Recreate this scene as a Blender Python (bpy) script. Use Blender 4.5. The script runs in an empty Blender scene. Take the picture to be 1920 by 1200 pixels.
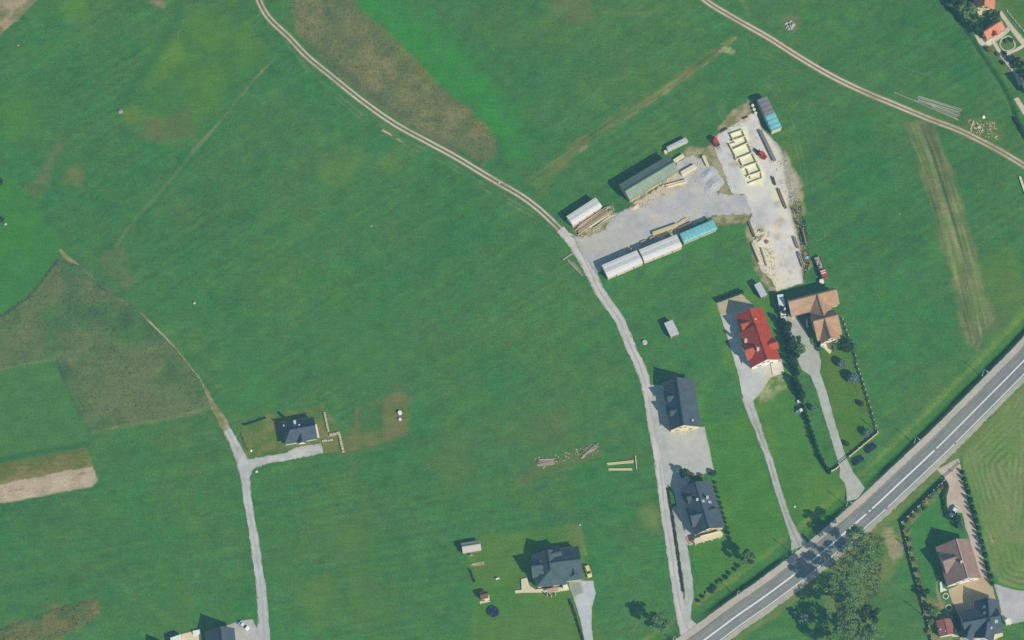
import bpy, bmesh, math, random
import numpy as np
from mathutils import Vector, Matrix
from mathutils.geometry import delaunay_2d_cdt

random.seed(7)
RNG = np.random.default_rng(11)
scene = bpy.context.scene
COL = scene.collection
R = math.radians

# ------------------------------------------------------------------ camera
TILT, DIST, FPX = R(20.0), 1300.0, 6500.0        # aerial camera, long lens, 20 degrees off the vertical
ct, st = math.cos(TILT), math.sin(TILT)
CAM = np.array([0.0, -DIST * st, DIST * ct])
cam = bpy.data.cameras.new('camera')
cam.sensor_width = 36.0
cam.lens = 36.0 * FPX / 1920.0
cam.clip_start, cam.clip_end = 10.0, 12000.0
camo = bpy.data.objects.new('camera', cam)
camo.location = CAM
camo.rotation_euler = (TILT, 0, 0)
COL.objects.link(camo)
scene.camera = camo

# ------------------------------------------------------------------ sky, sun, exposure
SUN_EL = R(38.0)
SUN_DIR = Vector((0.755, -0.655, 0)).normalized() * math.cos(SUN_EL) + Vector((0, 0, math.sin(SUN_EL)))
world = bpy.data.worlds.new('World')
scene.world = world
world.use_nodes = True
wn, wl = world.node_tree.nodes, world.node_tree.links
wn.clear()
sky = wn.new('ShaderNodeTexSky')
sky.sky_type = 'NISHITA'
sky.sun_disc = False
sky.sun_elevation = SUN_EL
sky.sun_rotation = math.atan2(SUN_DIR.x, SUN_DIR.y)
sky.altitude = 500
sky.air_density, sky.dust_density, sky.ozone_density = 1.2, 0.8, 1.5
bg = wn.new('ShaderNodeBackground')
bg.inputs['Strength'].default_value = 0.085
wo = wn.new('ShaderNodeOutputWorld')
wl.new(sky.outputs[0], bg.inputs[0])
wl.new(bg.outputs[0], wo.inputs[0])
sun = bpy.data.lights.new('sun', 'SUN')
sun.energy = 5.0
sun.angle = R(0.5)
sun.color = (1.0, 0.955, 0.88)
suno = bpy.data.objects.new('sun', sun)
suno.rotation_euler = SUN_DIR.to_track_quat('Z', 'Y').to_euler()
suno.location = (300, -300, 400)
COL.objects.link(suno)
scene.view_settings.view_transform = 'Standard'
scene.view_settings.look = 'None'
scene.view_settings.gamma = 1.0
scene.view_settings.exposure = 0.0
scene.view_settings.use_curve_mapping = False
scene.cycles.max_bounces = 6
scene.cycles.diffuse_bounces = 2
scene.cycles.glossy_bounces = 2
scene.cycles.transparent_max_bounces = 6
scene.cycles.volume_bounces = 0
scene.cycles.use_denoising = False
scene.cycles.caustics_reflective = False
scene.cycles.caustics_refractive = False

# ------------------------------------------------------------------ survey: map position -> place on the ground
def P(px, py, z=0.0):
    """Ground place (metres) that was surveyed at map position px,py for a point z metres above the meadow."""
    px, py = np.asarray(px, float), np.asarray(py, float)
    a, b = (px - 960) / FPX, (600 - py) / FPX
    dx, dy, dz = a, st + b * ct, -ct + b * st
    t = (z - CAM[2]) / dz
    return np.stack([CAM[0] + t * dx, CAM[1] + t * dy], -1)

def PV(p, z=0.0):
    q = P(p[0], p[1], z)
    return Vector((float(q[0]), float(q[1]), z))

def lin(c):
    c = np.asarray(c, float) / 255.0
    return np.where(c <= 0.04045, c / 12.92, ((c + 0.055) / 1.055) ** 2.4)

# the photograph's tone of a flat sunlit surface -> its base colour (light on the ground and veil of air taken off)
GAIN = np.array([0.755, 0.81, 0.88])
VEIL = np.array([0.027, 0.058, 0.073])
def A(c, k=1.0):
    return np.clip((lin(c) - VEIL) / GAIN * k, 0.006, 0.85)

# ------------------------------------------------------------------ materials
def newmat(name):
    m = bpy.data.materials.new(name)
    m.use_nodes = True
    return m, m.node_tree.nodes, m.node_tree.links, m.node_tree.nodes['Principled BSDF']

MATS = {}
def mat(name, c, var=0.14, scale=0.8, rough=0.85, bump=0.0, metal=0.0, spec=0.25, k=1.0, c2=None, aniso=None, detail=5):
    """Plain procedural surface: base colour broken up by two world-space noises, optional relief."""
    if name in MATS:
        return MATS[name]
    m, n, l, b = newmat(name)
    a = A(c, k)
    lo, hi = (a * (1 - var), a * (1 + var)) if c2 is None else (a, A(c2, k))
    geo = n.new('ShaderNodeNewGeometry')
    mp = n.new('ShaderNodeMapping')
    l.new(geo.outputs['Position'], mp.inputs[0])
    if aniso:
        mp.inputs['Rotation'].default_value = (0, 0, aniso[0])
        mp.inputs['Scale'].default_value = (1, aniso[1], 1)
    t = n.new('ShaderNodeTexNoise')
    t.inputs['Scale'].default_value = scale
    t.inputs['Detail'].default_value = detail
    t.inputs['Roughness'].default_value = 0.65
    l.new(mp.outputs[0], t.inputs['Vector'])
    cr = n.new('ShaderNodeValToRGB')
    cr.color_ramp.elements[0].position, cr.color_ramp.elements[1].position = 0.3, 0.7
    cr.color_ramp.elements[0].color = (*np.clip(lo, 0, 1), 1)
    cr.color_ramp.elements[1].color = (*np.clip(hi, 0, 1), 1)
    l.new(t.outputs['Fac'], cr.inputs[0])
    l.new(cr.outputs[0], b.inputs['Base Color'])
    b.inputs['Roughness'].default_value = rough
    b.inputs['Metallic'].default_value = metal
    b.inputs['Specular IOR Level'].default_value = spec
    if bump:
        bp = n.new('ShaderNodeBump')
        bp.inputs['Strength'].default_value = bump
        bp.inputs['Distance'].default_value = 0.1
        l.new(t.outputs['Fac'], bp.inputs['Height'])
        l.new(bp.outputs[0], b.inputs['Normal'])
    MATS[name] = m
    return m

def roofmat(name, c, var=0.10, row=0.34, k=1.0, rough=0.7):
    """Tiled roof: courses of tiles as fine relief, weathering in the colour."""
    if name in MATS:
        return MATS[name]
    m, n, l, b = newmat(name)
    a = A(c, k)
    uv = n.new('ShaderNodeUVMap')
    br = n.new('ShaderNodeTexBrick')
    br.offset = 0.5
    br.inputs['Scale'].default_value = 1.0
    br.inputs['Brick Width'].default_value = 0.30
    br.inputs['Row Height'].default_value = row
    br.inputs['Mortar Size'].default_value = 0.02
    br.inputs['Color1'].default_value = (*np.clip(a * (1 - var), 0, 1), 1)
    br.inputs['Color2'].default_value = (*np.clip(a * (1 + var), 0, 1), 1)
    br.inputs['Mortar'].default_value = (*(a * 0.6), 1)
    l.new(uv.outputs[0], br.inputs['Vector'])
    geo = n.new('ShaderNodeNewGeometry')
    t = n.new('ShaderNodeTexNoise')
    t.inputs['Scale'].default_value = 0.45
    t.inputs['Detail'].default_value = 6
    l.new(geo.outputs['Position'], t.inputs['Vector'])
    mr = n.new('ShaderNodeMapRange')
    mr.inputs['From Min'].default_value, mr.inputs['From Max'].default_value = 0.3, 0.7
    mr.inputs['To Min'].default_value, mr.inputs['To Max'].default_value = 0.84, 1.14
    l.new(t.outputs['Fac'], mr.inputs[0])
    mx = n.new('ShaderNodeVectorMath')
    mx.operation = 'SCALE'
    l.new(br.outputs['Color'], mx.inputs[0])
    l.new(mr.outputs[0], mx.inputs['Scale'])
    l.new(mx.outputs[0], b.inputs['Base Color'])
    bp = n.new('ShaderNodeBump')
    bp.inputs['Strength'].default_value = 0.5
    bp.inputs['Distance'].default_value = 0.04
    bp.invert = True
    l.new(br.outputs['Fac'], bp.inputs['Height'])
    l.new(bp.outputs[0], b.inputs['Normal'])
    b.inputs['Roughness'].default_value = rough
    b.inputs['Specular IOR Level'].default_value = 0.3
    MATS[name] = m
    return m

def groundmat(name, rough=0.95, fine=0.22, mid=0.16, bump=0.35, streak=None, fscale=2.2, mscale=0.16):
    """Ground cover: surveyed cover colour (point attribute) broken up by fine and middling world-space noise."""
    m, n, l, b = newmat(name)
    at = n.new('ShaderNodeAttribute')
    at.attribute_name = 'cover'
    geo = n.new('ShaderNodeNewGeometry')
    def noise(scale, lo, hi, mapping=None, detail=4):
        t = n.new('ShaderNodeTexNoise')
        t.inputs['Scale'].default_value = scale
        t.inputs['Detail'].default_value = detail
        t.inputs['Roughness'].default_value = 0.7
        if mapping:
            mp = n.new('ShaderNodeMapping')
            mp.inputs['Rotation'].default_value = (0, 0, mapping[0])
            mp.inputs['Scale'].default_value = (mapping[1], mapping[2], 1)
            l.new(geo.outputs['Position'], mp.inputs[0])
            l.new(mp.outputs[0], t.inputs['Vector'])
        else:
            l.new(geo.outputs['Position'], t.inputs['Vector'])
        mr = n.new('ShaderNodeMapRange')
        mr.inputs['From Min'].default_value, mr.inputs['From Max'].default_value = 0.28, 0.72
        mr.inputs['To Min'].default_value, mr.inputs['To Max'].default_value = lo, hi
        l.new(t.outputs['Fac'], mr.inputs[0])
        return t, mr
    tf, f1 = noise(fscale, 1 - fine, 1 + fine)
    tm, f2 = noise(mscale, 1 - mid, 1 + mid)
    cur = at.outputs['Color']
    facs = [f1, f2]
    if streak:
        facs.append(noise(1.0, 1 - streak[3], 1 + streak[3], streak[:3])[1])
    for f in facs:
        mx = n.new('ShaderNodeVectorMath')
        mx.operation = 'SCALE'
        l.new(cur, mx.inputs[0])
        l.new(f.outputs[0], mx.inputs['Scale'])
        cur = mx.outputs[0]
    l.new(cur, b.inputs['Base Color'])
    b.inputs['Roughness'].default_value = rough
    b.inputs['Specular IOR Level'].default_value = 0.12
    if bump:
        bp = n.new('ShaderNodeBump')
        bp.inputs['Strength'].default_value = bump
        bp.inputs['Distance'].default_value = 0.18
        l.new(tf.outputs['Fac'], bp.inputs['Height'])
        l.new(bp.outputs[0], b.inputs['Normal'])
    MATS[name] = m
    return m

def leafmat(name, c, c2, k=1.0):
    if name in MATS:
        return MATS[name]
    m, n, l, b = newmat(name)
    geo = n.new('ShaderNodeNewGeometry')
    t = n.new('ShaderNodeTexNoise')
    t.inputs['Scale'].default_value = 0.55
    t.inputs['Detail'].default_value = 3
    l.new(geo.outputs['Position'], t.inputs['Vector'])
    ad = n.new('ShaderNodeMath')
    ad.operation = 'ADD'
    rs = n.new('ShaderNodeMath')
    rs.operation = 'MULTIPLY_ADD'
    rs.inputs[1].default_value, rs.inputs[2].default_value = 0.5, -0.25
    l.new(geo.outputs['Random Per Island'], rs.inputs[0])
    l.new(rs.outputs[0], ad.inputs[0])
    l.new(t.outputs['Fac'], ad.inputs[1])
    cr = n.new('ShaderNodeValToRGB')
    cr.color_ramp.elements[0].position, cr.color_ramp.elements[1].position = 0.25, 0.75
    cr.color_ramp.elements[0].color = (*A(c, k), 1)
    cr.color_ramp.elements[1].color = (*A(c2, k), 1)
    l.new(ad.outputs[0], cr.inputs[0])
    l.new(cr.outputs[0], b.inputs['Base Color'])
    b.inputs['Roughness'].default_value = 0.7
    b.inputs['Specular IOR Level'].default_value = 0.2
    tr = n.new('ShaderNodeBsdfTranslucent')
    l.new(cr.outputs[0], tr.inputs['Color'])
    mx = n.new('ShaderNodeMixShader')
    mx.inputs[0].default_value = 0.40
    out = n['Material Output']
    l.new(b.outputs[0], mx.inputs[1])
    l.new(tr.outputs[0], mx.inputs[2])
    l.new(mx.outputs[0], out.inputs['Surface'])
    MATS[name] = m
    return m

def glassmat():
    if 'glass' in MATS:
        return MATS['glass']
    m, n, l, b = newmat('glass')
    b.inputs['Base Color'].default_value = (0.02, 0.03, 0.04, 1)
    b.inputs['Roughness'].default_value = 0.08
    b.inputs['Specular IOR Level'].default_value = 0.6
    MATS['glass'] = m
    return m

def paint(name, c, k=1.0, rough=0.35, metal=0.0):
    if name in MATS:
        return MATS[name]
    m = mat(name, c, var=0.05, scale=1.5, rough=rough, spec=0.5, metal=metal, k=k)
    m.node_tree.nodes['Principled BSDF'].inputs['Coat Weight'].default_value = 0.3
    return m

# ------------------------------------------------------------------ object helpers
def setp(o, label=None, cat=None, group=None, kind=None):
    for key, v in (('label', label), ('category', cat), ('group', group), ('kind', kind)):
        if v:
            o[key] = v
    return o

def thing(name, label, cat, base, group=None, rz=0.0):
    o = bpy.data.objects.new(name, None)
    o.empty_display_size = 0.5
    o.location = base
    o.rotation_euler = (0, 0, rz)
    COL.objects.link(o)
    return setp(o, label, cat, group)

def link(name, me, parent=None, loc=None, rot=None, m=None):
    o = bpy.data.objects.new(name, me)
    if loc is not None:
        o.location = loc
    if rot is not None:
        o.rotation_euler = rot
    o.parent = parent
    COL.objects.link(o)
    if m is not None and not me.materials:
        me.materials.append(m)
    return o

def copy_tree(o, parent=None):
    c = o.copy()
    COL.objects.link(c)
    c.parent = parent
    for ch in list(o.children):
        copy_tree(ch, c)
    return c

class MB:
    """Collects faces; build() links them as one mesh object."""
    def __init__(s):
        s.v, s.f, s.uv = [], [], []
    def face(s, pts, uv=None):
        i = len(s.v)
        s.v += [tuple(p) for p in pts]
        s.f.append(tuple(range(i, i + len(pts))))
        s.uv.append(uv)
    def hull8(s, b, t):
        """b, t: matching rings of points, bottom and top."""
        k = len(b)
        i = len(s.v)
        s.v += [tuple(p) for p in b] + [tuple(p) for p in t]
        s.f.append(tuple(i + j for j in reversed(range(k))))
        s.f.append(tuple(i + k + j for j in range(k)))
        for j in range(k):
            q = (j + 1) % k
            s.f.append((i + j, i + q, i + k + q, i + k + j))
        s.uv += [None] * (k + 2)
        return s
    def box(s, c, size, rz=0.0, taper=1.0, shift=(0, 0)):
        """c: centre of the bottom face."""
        ca, sa = math.cos(rz), math.sin(rz)
        hx, hy = size[0] / 2, size[1] / 2
        def ring(k, z, sh):
            return [(c[0] + (x * k + sh[0]) * ca - (y * k + sh[1]) * sa, c[1] + (x * k + sh[0]) * sa + (y * k + sh[1]) * ca, z)
                    for x, y in ((-hx, -hy), (hx, -hy), (hx, hy), (-hx, hy))]
        return s.hull8(ring(1, c[2], (0, 0)), ring(taper, c[2] + size[2], shift))
    def bar(s, p, q, w, h=None):
        """square bar from p to q."""
        p, q = Vector(p), Vector(q)
        d = (q - p).normalized()
        u = d.cross(Vector((0, 0, 1)))
        if u.length < 1e-3:
            u = Vector((1, 0, 0))
        u.normalize()
        v = u.cross(d).normalized()
        h = h or w
        offs = [(-w / 2, -h / 2), (w / 2, -h / 2), (w / 2, h / 2), (-w / 2, h / 2)]
        return s.hull8([p + u * a + v * b for a, b in offs], [q + u * a + v * b for a, b in offs])
    def tube(s, p, q, r0, r1=None, n=8):
        p, q = Vector(p), Vector(q)
        r1 = r0 if r1 is None else r1
        d = (q - p).normalized()
        u = d.orthogonal().normalized()
        v = d.cross(u)
        ang = [2 * math.pi * i / n for i in range(n)]
        return s.hull8([p + (u * math.cos(a) + v * math.sin(a)) * r0 for a in ang],
                       [q + (u * math.cos(a) + v * math.sin(a)) * r1 for a in ang])
    def mesh(s, name, base=(0, 0, 0), smooth=False):
        me = bpy.data.meshes.new(name)
        b = Vector(base)
        me.from_pydata([(v[0] - b[0], v[1] - b[1], v[2] - b[2]) for v in s.v], [], s.f)
        if any(u is not None for u in s.uv):
            lay = me.uv_layers.new(name='UVMap')
            for poly, u in zip(me.polygons, s.uv):
                if u:
                    for li, t in zip(poly.loop_indices, u):
                        lay.data[li].uv = t
        bm = bmesh.new()
        bm.from_mesh(me)
        bmesh.ops.recalc_face_normals(bm, faces=bm.faces)
        bm.to_mesh(me)
        bm.free()
        if smooth:
            for p in me.polygons:
                p.use_smooth = True
        return me
    def build(s, name, m, parent=None, base=(0, 0, 0), loc=None, smooth=False):
        me = s.mesh(name, base, smooth)
        me.materials.append(m)
        return link(name, me, parent, loc)

def npmesh(name, v, quads, m, attr=None):
    v = np.asarray(v, np.float32)
    quads = np.asarray(quads, np.int32)
    k = quads.shape[1]
    me = bpy.data.meshes.new(name)
    me.vertices.add(len(v))
    me.vertices.foreach_set('co', v.ravel())
    me.loops.add(quads.size)
    me.loops.foreach_set('vertex_index', quads.ravel())
    me.polygons.add(len(quads))
    me.polygons.foreach_set('loop_start', np.arange(0, quads.size, k, dtype=np.int32))
    me.polygons.foreach_set('loop_total', np.full(len(quads), k, np.int32))
    if attr is not None:
        at = me.attributes.new('cover', 'FLOAT_COLOR', 'POINT')
        at.data.foreach_set('color', np.concatenate([attr, np.ones((len(attr), 1))], 1).astype(np.float32).ravel())
    me.update(calc_edges=True)
    me.materials.append(m)
    return me

# ------------------------------------------------------------------ noise and ground-cover painting (numpy)
_G = [np.random.default_rng(s).random((256, 256)) for s in range(8)]
def vnoise(x, y, scale, seed=0):
    g = _G[seed % 8]
    x, y = x / scale + 37.3 * seed, y / scale + 91.7 * seed
    xi, yi = np.floor(x).astype(int), np.floor(y).astype(int)
    fx, fy = x - xi, y - yi
    fx, fy = fx * fx * (3 - 2 * fx), fy * fy * (3 - 2 * fy)
    a, b = g[xi % 256, yi % 256], g[(xi + 1) % 256, yi % 256]
    c, d = g[xi % 256, (yi + 1) % 256], g[(xi + 1) % 256, (yi + 1) % 256]
    return (a * (1 - fx) + b * fx) * (1 - fy) + (c * (1 - fx) + d * fx) * fy - 0.5
def fbm(x, y, scale, seed=0, octv=4):
    t, a = 0, 1.0
    for i in range(octv):
        t = t + a * vnoise(x, y, scale / 2 ** i, seed + i)
        a *= 0.55
    return t

def spline(pts, step=1.0):
    """Catmull-Rom through rows of numbers (first two columns are metres)."""
    p = np.asarray(pts, float)
    p = np.vstack([2 * p[0] - p[1], p, 2 * p[-1] - p[-2]])
    out = []
    for i in range(1, len(p) - 2):
        n = max(2, int(np.linalg.norm(p[i + 1, :2] - p[i, :2]) / step))
        t = np.linspace(0, 1, n, endpoint=False)[:, None]
        out.append(0.5 * (2 * p[i] + (p[i + 1] - p[i - 1]) * t + (2 * p[i - 1] - 5 * p[i] + 4 * p[i + 1] - p[i + 2]) * t ** 2
                          + (3 * p[i] - p[i - 1] - 3 * p[i + 1] + p[i + 2]) * t ** 3))
    out.append(p[-2][None])
    return np.vstack(out)

def seg_dist(X, Y, poly, closed):
    """distance to a polyline and position along it"""
    best = np.full(X.shape, 1e9)
    along = np.zeros(X.shape)
    acc = 0.0
    m = len(poly) if closed else len(poly) - 1
    for i in range(m):
        a, b = poly[i], poly[(i + 1) % len(poly)]
        d = b - a
        L = max(np.hypot(*d), 1e-6)
        t = np.clip(((X - a[0]) * d[0] + (Y - a[1]) * d[1]) / L ** 2, 0, 1)
        q = np.hypot(X - a[0] - t * d[0], Y - a[1] - t * d[1])
        k = q < best
        best = np.where(k, q, best)
        along = np.where(k, acc + t * L, along)
        acc += L
    return best, along

def inside(X, Y, poly):
    r = np.zeros(X.shape, bool)
    for i in range(len(poly)):
        (x0, y0), (x1, y1) = poly[i], poly[(i + 1) % len(poly)]
        if y0 == y1:
            continue
        c = (y0 > Y) != (y1 > Y)
        r ^= c & (X < (x1 - x0) * (Y - y0) / (y1 - y0) + x0)
    return r

def sstep(t):
    t = np.clip(t, 0, 1)
    return t * t * (3 - 2 * t)

def worn(c):
    """thin worn turf keeps a share of green"""
    return tuple(.62 * np.asarray(c, float) + .38 * np.array((90, 126, 92))) if max(c) <= 136 else c

class Cover:
    """Cover colour and height of a cloud of ground points."""
    def __init__(s, X, Y, c):
        s.X, s.Y = X, Y
        s.C = np.tile(A(c), (len(X), 1))
        s.Z = np.zeros(len(X))
    def _sub(s, W, pad):
        return np.nonzero((s.X > W[:, 0].min() - pad) & (s.X < W[:, 0].max() + pad) & (s.Y > W[:, 1].min() - pad) & (s.Y < W[:, 1].max() + pad))[0]
    def poly(s, pts, c, soft=1.0, amp=1.2, c2=None, mott=5.0, op=1.0, rows=None, h=0.0, hs=2.0, seed=0):
        W = P(*np.asarray(pts, float).T)
        i = s._sub(W, 8)
        x, y = s.X[i], s.Y[i]
        d, _ = seg_dist(x, y, W, True)
        d = np.where(inside(x, y, W), d, -d)
        m = sstep((d + amp * fbm(x, y, 5, seed)) / soft + 0.5) * op
        if c2 is None:
            c = worn(c)
        col = np.tile(A(c), (len(i), 1))
        if c2 is not None:
            t = sstep(fbm(x, y, mott, seed + 1) * 1.6 + 0.5)[:, None]
            col = col * (1 - t) + A(c2) * t
        if rows:   # mown or ploughed rows running parallel to the border: (spacing, strength)
            col = col * (1 + rows[1] * np.sin(2 * math.pi * (d + 2.6 * fbm(x, y, 16, 3)) / rows[0]) * np.clip(.6 + 1.6 * fbm(x, y, 9, 5), 0, 1.4))[:, None]
        s.C[i] = s.C[i] * (1 - m[:, None]) + col * m[:, None]
        if h:
            s.Z[i] += h * sstep(d / hs)
        return i, d, m
    def stroke(s, pts, c, w, soft=0.7, op=1.0, amp=0.4, two=0.0, seed=0, breakup=0.0):
        """a band along a line; two = spacing of a pair of wheel marks"""
        W = spline(P(*np.asarray(pts, float).T), 3.0)
        i = s._sub(W, w + 4)
        x, y = s.X[i], s.Y[i]
        d, al = seg_dist(x, y, W, False)
        if two:
            d = np.abs(d - two / 2)
        m = sstep((w - d + amp * fbm(x, y, 3, seed)) / soft) * op
        if breakup:
            m = m * np.clip(0.5 + breakup * fbm(x, y, 7, seed + 2), 0, 1)
        s.C[i] = s.C[i] * (1 - m[:, None]) + A(c) * m[:, None]
    def blob(s, p, r, c, op=0.7, seed=0):
        q = P(*p)
        x, y = s.X - q[0], s.Y - q[1]
        i = np.nonzero((np.abs(x) < 1.6 * r) & (np.abs(y) < 1.6 * r))[0]
        d = np.hypot(x[i], y[i]) / r + 0.9 * fbm(s.X[i], s.Y[i], r, seed)
        m = (sstep(1.25 - d) * op)[:, None]
        s.C[i] = s.C[i] * (1 - m) + A(worn(c)) * m

# ================================================================== THE LAND
GRASS = (77, 125, 87)
BROWN = (112, 118, 90)
PALE = (176, 170, 150)
x1 = np.arange(-216, 216.01, 0.5)
y1 = np.arange(-142, 152.01, 0.5)
NX, NY = len(x1), len(y1)
GX, GY = [g.ravel() for g in np.meshgrid(x1, y1)]
cv = Cover(GX, GY, GRASS)
# the meadow's own patchiness: broad tones, mowing streaks running NE-SW, small tufts
u, v = GX * 0.80 + GY * 0.60, -GX * 0.60 + GY * 0.80
t = fbm(GX, GY, 42, 0) * 0.9 + fbm(u * 0.22, v, 5, 2) * 0.55 + fbm(GX, GY, 9, 4) * 0.35
cv.C *= (1 + 0.20 * t)[:, None]
warm = sstep(fbm(GX, GY, 34, 5) * 1.5 + fbm(u * 0.3, v, 7, 1) * 0.5 + 0.32)[:, None] * 0.55
cv.C = cv.C * (1 - warm) + A((85, 126, 87)) * warm
cool = sstep(fbm(GX, GY, 26, 6) * 1.6 + 0.15)[:, None] * 0.5
cv.C = cv.C * (1 - cool) + A((68, 125, 87)) * cool
# mowing lines: long thin streaks, steeper in the upper fields, flatter in the lower ones; single tufts
k1 = sstep((GY + 45) / 25 + .5)
def along(a):
    return GX * math.cos(a) + GY * math.sin(a), -GX * math.sin(a) + GY * math.cos(a)
ua, va = along(R(33)); ub, vb = along(R(12))
lines = k1 * (fbm(ua / 22, va, 1.7, 1, 3) + .5 * np.sin(va * 1.9 + 6 * vnoise(ua, va, 30, 2)) * np.clip(.2 + vnoise(ua, va, 40, 3) * 2, 0, 1)) \
    + (1 - k1) * (fbm(ub / 22, vb, 1.7, 4, 3) + .4 * np.sin(vb * 1.9 + 6 * vnoise(ub, vb, 30, 5)) * np.clip(.2 + vnoise(ub, vb, 40, 6) * 2, 0, 1))
cv.C *= (1 + .13 * lines + .14 * fbm(GX, GY, 2.4, 3, 3) + RNG.normal(0, .06, len(GX)))[:, None]
cv.C[:, 0] *= 1 + .26 * fbm(GX, GY, 3.0, 1, 3) + .26 * fbm(GX, GY, 13, 2)
cv.C[:, 2] *= 1 + .35 * fbm(GX, GY, 6, 4)

# lush strip, fallow strip beside the track
cv.poly([(652, -8), (760, -8), (830, 60), (900, 130), (965, 215), (990, 300), (955, 290), (935, 262), (885, 212), (830, 162), (770, 108), (725, 58), (680, 20)],
        (69, 138, 83), soft=8, amp=4, c2=(73, 132, 86), seed=1)
FALLOW1 = [(548, -8), (655, -8), (682, 22), (726, 62), (772, 112), (832, 167), (886, 216), (934, 262), (926, 285), (906, 308), (880, 296), (830, 268), (760, 232), (690, 182), (625, 128), (572, 78), (552, 40)]
cv.poly(FALLOW1, (102, 121, 93), c2=(122, 129, 98), soft=3.5, amp=3.0, h=0.22, hs=4, mott=7, seed=2)
cv.stroke([(690, 35), (735, 75), (780, 125), (840, 178), (892, 226), (930, 262)], (128, 126, 82), 2.6, soft=3, op=0.6, breakup=1.4)
cv.poly([(655, 20), (690, 40), (700, 60), (665, 70), (640, 50)], (132, 126, 96), soft=3, amp=3, op=0.6)
cv.stroke([(590, 92), (650, 140), (720, 195), (790, 238), (850, 275)], (84, 104, 92), 3.0, soft=3, op=0.6, breakup=1.2)
# big fallow field at the left
FALLOW2 = [(108, 484), (150, 497), (188, 535), (235, 560), (268, 592), (328, 652), (376, 712), (398, 766), (330, 786), (245, 800), (168, 815), (150, 790), (125, 732), (104, 676), (0, 696), (-30, 700), (-30, 606), (0, 590), (52, 556)]
cv.poly(FALLOW2, (84, 120, 90), c2=(102, 124, 94), soft=2.2, amp=1.8, h=0.4, hs=1.2, mott=9, seed=3)
for p, r in (((60, 640), 11), ((200, 740), 12), ((300, 750), 9), ((215, 660), 9), ((350, 735), 7), ((20, 625), 8)):
    cv.blob(p, r, (116, 126, 96), 0.35, 3)
cv.blob((240, 610), 9, (70, 122, 82), 0.7, 2)
cv.blob((195, 585), 6, (72, 118, 88), 0.7, 5)
for p in ((186, 534), (182, 588), (236, 605), (120, 700)):
    cv.blob(p, 4, (66, 96, 92), 0.7, 6)
cv.poly([(0, 696), (100, 676), (128, 732), (152, 790), (166, 834), (0, 864), (-30, 870), (-30, 700)], (74, 128, 86), soft=1.2, amp=.8, seed=4)
cv.stroke([(-20, 866), (60, 850), (165, 833)], (66, 114, 84), 1.4, op=0.7)
cv.poly([(-30, 878), (0, 872), (164, 838), (174, 874), (0, 910), (-30, 916)], (104, 120, 84), c2=(122, 126, 94), soft=1.2, amp=.8, h=0.2, mott=4, seed=5)
cv.poly([(-30, 914), (0, 908), (90, 890), (174, 875), (185, 900), (172, 913), (90, 928), (0, 944), (-30, 950)], (178, 170, 150), c2=(166, 160, 140), soft=0.8, amp=0.7, rows=(1.3, 0.06), mott=4, seed=6)
cv.stroke([(150, 888), (172, 884)], (140, 140, 104), 0.7, amp=.6)
cv.stroke([(15, 921), (45, 917)], (140, 136, 112), 0.5, amp=.5)
cv.poly([(-30, 1190), (0, 1178), (95, 1142), (186, 1118), (193, 1150), (150, 1180), (90, 1215), (-30, 1230)], (96, 120, 86), c2=(116, 122, 92), soft=4, amp=3.5, h=0.2, mott=5, seed=7)
cv.poly([(-30, 345), (0, 350), (25, 330), (60, 385), (118, 458), (109, 484), (60, 545), (0, 588), (-30, 604)], (74, 132, 83), c2=(74, 128, 86), soft=2.5, amp=1.5, mott=14, seed=0)
cv.poly([(-30, -30), (78, -8), (40, 30), (0, 66), (-30, 90)], (122, 130, 104), c2=(160, 152, 128), soft=1.0, amp=1.0, rows=(2.6, .10), mott=4, seed=1)
cv.poly([(64, 390), (57, 346), (86, 312), (110, 262), (119, 284), (100, 332), (80, 378)], (109, 124, 97), soft=3.5, amp=4, op=.75, c2=(90, 122, 88), mott=3, seed=2)
cv.poly([(112, 345), (122, 308), (152, 306), (150, 348)], (118, 128, 86), soft=4, amp=3, op=.8, seed=3)
cv.poly([(190, 480), (232, 464), (250, 520), (252, 560), (228, 545), (204, 522)], (105, 122, 95), soft=4, amp=4, op=.75, c2=(86, 122, 86), mott=3, seed=4)
cv.poly([(352, 20), (300, 95), (240, 200), (258, 240), (300, 262), (370, 245), (440, 175), (505, 95), (470, 55), (405, 15)], (88, 132, 80), soft=12, amp=8, c2=(78, 126, 84), mott=10, op=.8, seed=5)
for p, r, c in (((285, 240), 6, (116, 118, 88)), ((345, 240), 7, (104, 118, 86)), ((250, 215), 4, (112, 136, 76)), ((315, 110), 8, (98, 138, 74)), ((140, 15), 6, (92, 138, 72)),
                ((645, 312), 8, (96, 134, 82)), ((735, 302), 7, (98, 136, 80)), ((30, 215), 12, (78, 136, 76)), ((1868, 505), 9, (92, 132, 76)), ((1895, 560), 12, (104, 130, 82)),
                ((1850, 600), 7, (106, 126, 90)), ((1215, 970), 5, (112, 134, 88)), ((1475, 290), 6, (104, 132, 76)), ((840, 870), 10, (92, 124, 82)), ((1010, 790), 11, (92, 120, 84)),
                ((660, 1010), 12, (86, 128, 82)), ((330, 1165), 14, (92, 124, 82)), ((600, 1130), 9, (92, 132, 78)), ((690, 1120), 10, (92, 130, 80)), ((1080, 15), 6, (110, 120, 90)),
                ((460, 720), 12, (68, 132, 84)), ((700, 650), 16, (70, 128, 86)), ((1060, 10), 6, (106, 122, 88)), ((297, 6), 3, (150, 136, 122))):
    cv.blob(p, r, c, 0.75, int(p[0]) % 7)
cv.stroke([(335, 25), (300, 90), (265, 140), (232, 190)], (62, 114, 86), 4.5, soft=5, op=.6)
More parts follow.
